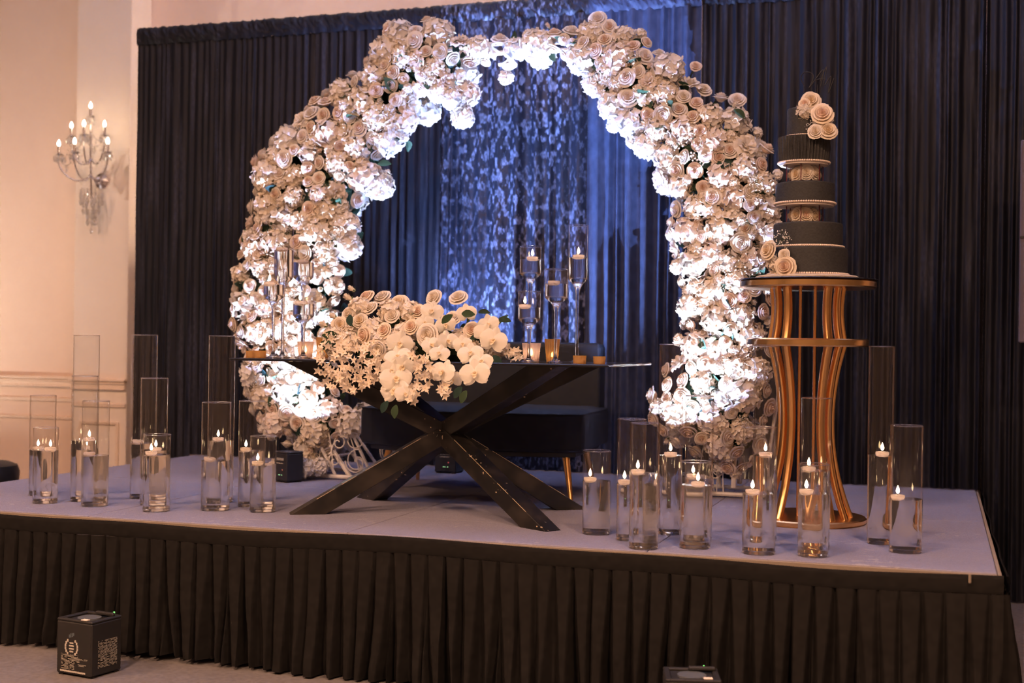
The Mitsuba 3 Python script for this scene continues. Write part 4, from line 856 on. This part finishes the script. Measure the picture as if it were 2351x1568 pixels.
for a in (.9, 4.1):
    part(gs, 'inner_rod', tube([(.05 * math.cos(a), .05 * math.sin(a), .637), (.05 * math.cos(a), .05 * math.sin(a), 1.69)], .007, 10), 'bright_gold', 40, M)
ck = thing('wedding_cake', 'tall black tiered cake with pearl borders and cream roses on the gold stand', 'cake'); CX = GX - .005
M = move(CX, GY, 0)
part(ck, 'board', lathe([(0, 1.729), (.232, 1.729), (.235, 1.733), (.235, 1.740), (.225, 1.746), (0, 1.746)], 64), 'board_white', 40, M, 'pale cake board')
TIERS = [(0.004, .180, 1.746, 1.874), (.003, .158, 1.884, 1.988), (-.013, .1345, 2.078, 2.176), (-.020, .114, 2.268, 2.388), (-.022, .0775, 2.396, 2.524)]
for i, (dx, r, z0, z1) in enumerate(TIERS):
    Mt = move(CX + dx, GY, 0)
    if i == 3:
        nz, na = 14, 240; a = np.arange(na + 1) * 2 * PI / na; z = np.linspace(z0, z1, nz); A, Z = np.meshgrid(a, z); tt = (Z - z0) / (z1 - z0)
        R = r - .003 + .006 * tt + .0055 * np.sin(A * 44 + 3.0 * meshkit.noise(np.stack([A * 3, Z * 18, 0 * A], -1))) * np.sin(PI * np.clip(tt * .96 + .02, 0, 1)) ** .4
        P = np.stack([R * np.cos(A), R * np.sin(A), Z], -1)
        side = grid_mesh(P[:, ::-1]); top = disc(r, 48); top.invert(); top.apply_translation((0, 0, z1)); bot = disc(r - .003, 48); bot.apply_translation((0, 0, z0))
        part(ck, 'tier', cat([side, top, bot]), 'fondant', 35, Mt, 'black ruffled tier')
    else:
        part(ck, 'tier', lathe([(0, z0), (r - .004, z0), (r, z0 + .004), (r, z1 - .010), (r - .003, z1 - .003), (r - .010, z1), (0, z1)], 64), 'fondant', 40, Mt, 'smooth black tier')
BEAD = trimesh.creation.icosphere(1, 1.0)
def beads(r, z, b, n, Mt):
    for i in range(n):
        a = i * 2 * PI / n; yield (r * math.cos(a), r * math.sin(a), z)
def pearl_row(dx, r, z, b):
    n = int(2 * PI * r / (2 * b)); ms = []
    for p in beads(r, z, b, n, None):
        m = BEAD.copy(); m.apply_scale(b); m.apply_translation(p); ms.append(m)
    kk = part(ck, 'pearl_border', cat(ms), 'pearl', True, move(CX + dx, GY, 0), 'row of small pearls round the tier'); labels[kk]['kind'] = 'stuff'
for dx, r, z, b in ((.004, .184, 1.7515, .0055), (.003, .163, 1.879, .0048), (-.013, .1385, 2.081, .0055), (-.020, .117, 2.270, .0052), (-.022, .083, 2.3925, .0048)): pearl_row(dx, r, z, b)
part(ck, 'tier_board', lathe([(0, 1.874), (.164, 1.874), (.164, 1.884), (0, 1.884)], 56), 'board_white', 30, move(CX + .003, GY, 0))
part(ck, 'tier_board', lathe([(0, 2.068), (.132, 2.068), (.132, 2.078), (0, 2.078)], 56), 'board_white', 30, move(CX - .013, GY, 0), 'pale board under the third tier')
part(ck, 'tier_board', lathe([(0, 2.258), (.111, 2.258), (.111, 2.268), (0, 2.268)], 56), 'board_white', 30, move(CX - .020, GY, 0), 'pale board under the ruffled tier')
part(ck, 'tier_board', lathe([(0, 2.388), (.083, 2.388), (.083, 2.396), (0, 2.396)], 56), 'board_white', 30, move(CX - .022, GY, 0))
for dx, z0, z1 in ((-.013, 1.988, 2.068), (-.015, 2.176, 2.258)):
    sp = part(ck, 'separator', cyl(.030, z0, z1, 24), 'board_white', 40, move(CX + dx, GY, 0), 'clear flower-filled separator between two tiers')
    r6 = .087
    for i in range(6):
        a, b = i * PI / 3 + .42, (i + 1) * PI / 3 + .42
        p, q = np.array([r6 * math.cos(a), r6 * math.sin(a)]), np.array([r6 * math.cos(b), r6 * math.sin(b)])
        v = np.array([[*p, z0], [*q, z0], [*q, z1], [*p, z1]]); put(num(sp + '__pane'), mikit.ply((v, np.array([[0, 1, 2], [0, 2, 3]])), 'glass_wall'), move(CX + dx, GY, 0), 'clear pane')
        put(num(sp + '__edge'), mikit.ply(box((p[0], p[1], (z0 + z1) / 2), (.004, .004, z1 - z0), 0, a), 'dark_red'), move(CX + dx, GY, 0), 'dark red edge')
    for i in range(8):
        a = i * 2 * PI / 8 + .2; put(num(sp + '__rose'), pick(CREAM_ROSE), place((CX + dx + .055 * math.cos(a), GY + .055 * math.sin(a), (z0 + z1) / 2 + rng.uniform(-.006, .006)), (math.cos(a), math.sin(a), .1), .037, rng.uniform(0, 6)))
for x, y, z, r in CAKE_ROSE:
    part_of(ck, 'rose', pick(CREAM_ROSE), place((x, y, z), np.array([(x - CX) * 3, -1.0, .35 if z > 2.3 else .15]) + rng.normal(0, .15, 3), r, rng.uniform(0, 6)), 'cream rose')
for x, y, z, r in ((-.56, 6.09, 2.42, .035), (-.60, 6.10, 2.50, .030), (-.69, 6.02, 1.90, .05)):
    b = BREATH_PLY[0]; Mb = place((x, y, z), (0, -1, .2), r); s = part_of(ck, 'babys_breath', b[1], Mb, 'spray of tiny blossoms'); labels[s]['kind'] = 'stuff'; scene[s + '__stalks'] = {**b[0], 'to_world': T(Mb.tolist())}
for x, y, z in ((-.60, 6.13, 2.50), (-.52, 6.12, 2.44), (-.72, 6.08, 1.80)):
    part_of(ck, 'hydrangea', HYD[2], place((x, y, z), (0, -1, .3), .042), 'cream filler flower')
tz = 2.645
for pts in ([(-.085, -.02), (-.06, .045), (-.035, .03), (-.06, -.03), (-.02, .01), (.02, .05), (.01, -.03)], [(-.04, -.005), (.0, .01), (.045, .005)], [(.01, .0), (.045, .055), (.035, -.02), (.07, .02), (.06, -.045), (.09, .01)]):
    P = smooth_path([(GX + .04 + a * .75, 6.17, tz + b) for a, b in pts], 40)
    part(ck, 'topper', tube(P, .0022, 5), 'dark_wire', True, text='dark curling wire script on the top')
part(ck, 'topper_pin', tube([(GX + .03, 6.17, 2.50), (GX + .035, 6.17, 2.63)], .0016, 5), 'dark_wire', True)

# ------------------------------------------------------------------ crystal sconce
sc = thing('crystal_sconce', 'crystal wall sconce with seven candle bulbs on the pale pilaster', 'wall sconce')
AX, PY = -5.94, 8.30
part(sc, 'backplate', lathe([(0, 0), (.060, 0), (.058, .010), (.040, .018), (.022, .030), (0, .034)], 36), 'chrome', 40, place((AX, PY, 2.585), (0, -1, 0)))
part(sc, 'boss', trimesh.creation.icosphere(2, .030), 'chrome', True, move(AX, PY - .055, 2.585))
tipz = 2.18
part(sc, 'spine', tube([(AX, 8.17, 2.46), (AX, 8.16, 2.62), (AX, 8.15, 2.98)], .007, 8), 'chrome', True)
part(sc, 'spine_arm', tube([(AX, PY - .05, 2.585), (AX, 8.17, 2.60)], .008, 8), 'chrome', True)
BULBS = [(AX, 8.145, 3.128), (AX - .13, 8.10, 2.98), (AX, 8.07, 2.983), (AX + .14, 8.12, 2.983), (AX - .215, 8.07, 2.846), (AX, 7.965, 2.838), (AX + .205, 8.07, 2.848)]
dropP = mikit.ply(lathe([(0, -.040), (.0115, -.012), (.0100, .0), (.004, .012), (0, .016)], 8), 'crystal_bright', smooth=False)
beadP = mikit.ply(trimesh.creation.icosphere(1, .0075), 'crystal_bright')
bobM = lathe([(0, -.042), (.010, -.026), (.0125, -.012), (.006, .004), (0, .012)], 10); bobP = mikit.ply(bobM, 'crystal_bright', smooth=False)
bulbP = mikit.ply(lathe([(0, 0), (.008, .002), (.0125, .014), (.0115, .026), (.005, .040), (0, .050)], 16), 'wick', smooth=True)
sleeveP = mikit.ply(lathe([(0, -.062), (.0095, -.062), (.0095, 0), (0, 0)], 16), 'chrome', smooth=40)
panP = mikit.ply(lathe([(0, -.008), (.010, -.008), (.030, .004), (.032, .008), (.026, .006), (.008, -.002), (0, -.002)], 20), 'crystal', smooth=40)
def drop(x, y, z): part_of(sc, 'crystal_drop', dropP, move(x, y, z, rng.uniform(0, 3)))
def string(a, b, sagz, n):
    a, b = np.array(a), np.array(b)
    for i in range(1, n):
        t = i / n; p = a + (b - a) * t; p[2] -= sagz * 4 * t * (1 - t); part_of(sc, 'crystal_bead', beadP, move(*p))
for i, (x, y, z) in enumerate(BULBS):
    zb = z - .026
    part_of(sc, 'bulb', bulbP, move(x, y, zb), 'glowing candle bulb', emitter=glow((1.0, .74, .46), BULB, .25))
    part_of(sc, 'candle_sleeve', sleeveP, move(x, y, zb))
    part_of(sc, 'drip_pan', panP, move(x, y, zb - .066))
    h = np.array([AX, 8.16, 2.62 if z < 2.9 else 2.74])
    if i: part(sc, 'arm', tube(smooth_path([h, h + (np.array([x, y, 0]) - [h[0], h[1], 0]) * .45 + [0, 0, -.05], [x, y, zb - .12], [x, y, zb - .068]], 16), .0055, 7), 'chrome', True)
    for j in range(5):
        a = j * 2 * PI / 5 + i; drop(x + .030 * math.cos(a), y + .030 * math.sin(a), zb - .085)
for i in range(1, 7):
    string(BULBS[i] - np.array([0, 0, .095]), (AX, 8.15, 2.94), .05, 7)
for a, b in ((4, 5), (5, 6), (1, 2), (2, 3), (4, 1), (6, 3)):
    string(BULBS[a] - np.array([0, 0, .10]), BULBS[b] - np.array([0, 0, .10]), .075, 8)
    m = (np.array(BULBS[a]) + BULBS[b]) / 2; drop(m[0], m[1], m[2] - .19)
for k in range(3):
    R, z0, n = (.085, .060, .035)[k], (2.47, 2.40, 2.32)[k], (9, 7, 5)[k]
    for j in range(n):
        a = j * 2 * PI / n + k; x, y = AX + R * math.cos(a), 8.17 + R * .8 * math.sin(a); drop(x, y, z0); drop(x, y, z0 - .045)
        part_of(sc, 'crystal_bead', beadP, move(x, y, z0 + .02)); part_of(sc, 'crystal_bead', beadP, move(x, y, z0 + .035))
for j in range(7): part_of(sc, 'crystal_bead', beadP, move(AX, 8.17, 2.44 - .028 * j))
part_of(sc, 'crystal_ball', bobP, move(AX, 8.17, tipz + .04), 'pear-shaped crystal at the bottom')

# ------------------------------------------------------------------ things at the edges
so = thing('stool', 'dark rounded stool beyond the left end of the stage, cut by the left edge', 'stool')
part(so, 'seat', lathe([(0, .44), (.20, .44), (.23, .46), (.235, .52), (.22, .565), (.17, .585), (0, .59)], 36), 'sofa_velvet', 40, move(-6.02, 7.15, 0))
for i in range(4):
    a = PI / 4 + i * PI / 2; part(so, 'leg', tube([(-6.02 + .17 * math.cos(a), 7.15 + .17 * math.sin(a), .45), (-6.02 + .2 * math.cos(a), 7.15 + .2 * math.sin(a), .002)], [.018, .013], 10), 'black_plastic')
ps = thing('banner_stand', 'tall dark panel on a pole at the right edge of the picture', 'banner stand')
part(ps, 'panel', box((.80, 7.25, 1.98), (.82, .03, 1.05), .006), 'screen_fabric', 20)
part(ps, 'seam', box((.80, 7.232, 2.0), (.82, .006, .012), .002), 'black_plastic', 20)
part(ps, 'pole', tube([(.95, 7.29, .02), (.95, 7.29, 2.3)], .014, 10), 'black_plastic')
part(ps, 'foot', cyl(.17, 0.001, .02, 32), 'black_plastic', 30, move(.95, 7.29, 0))
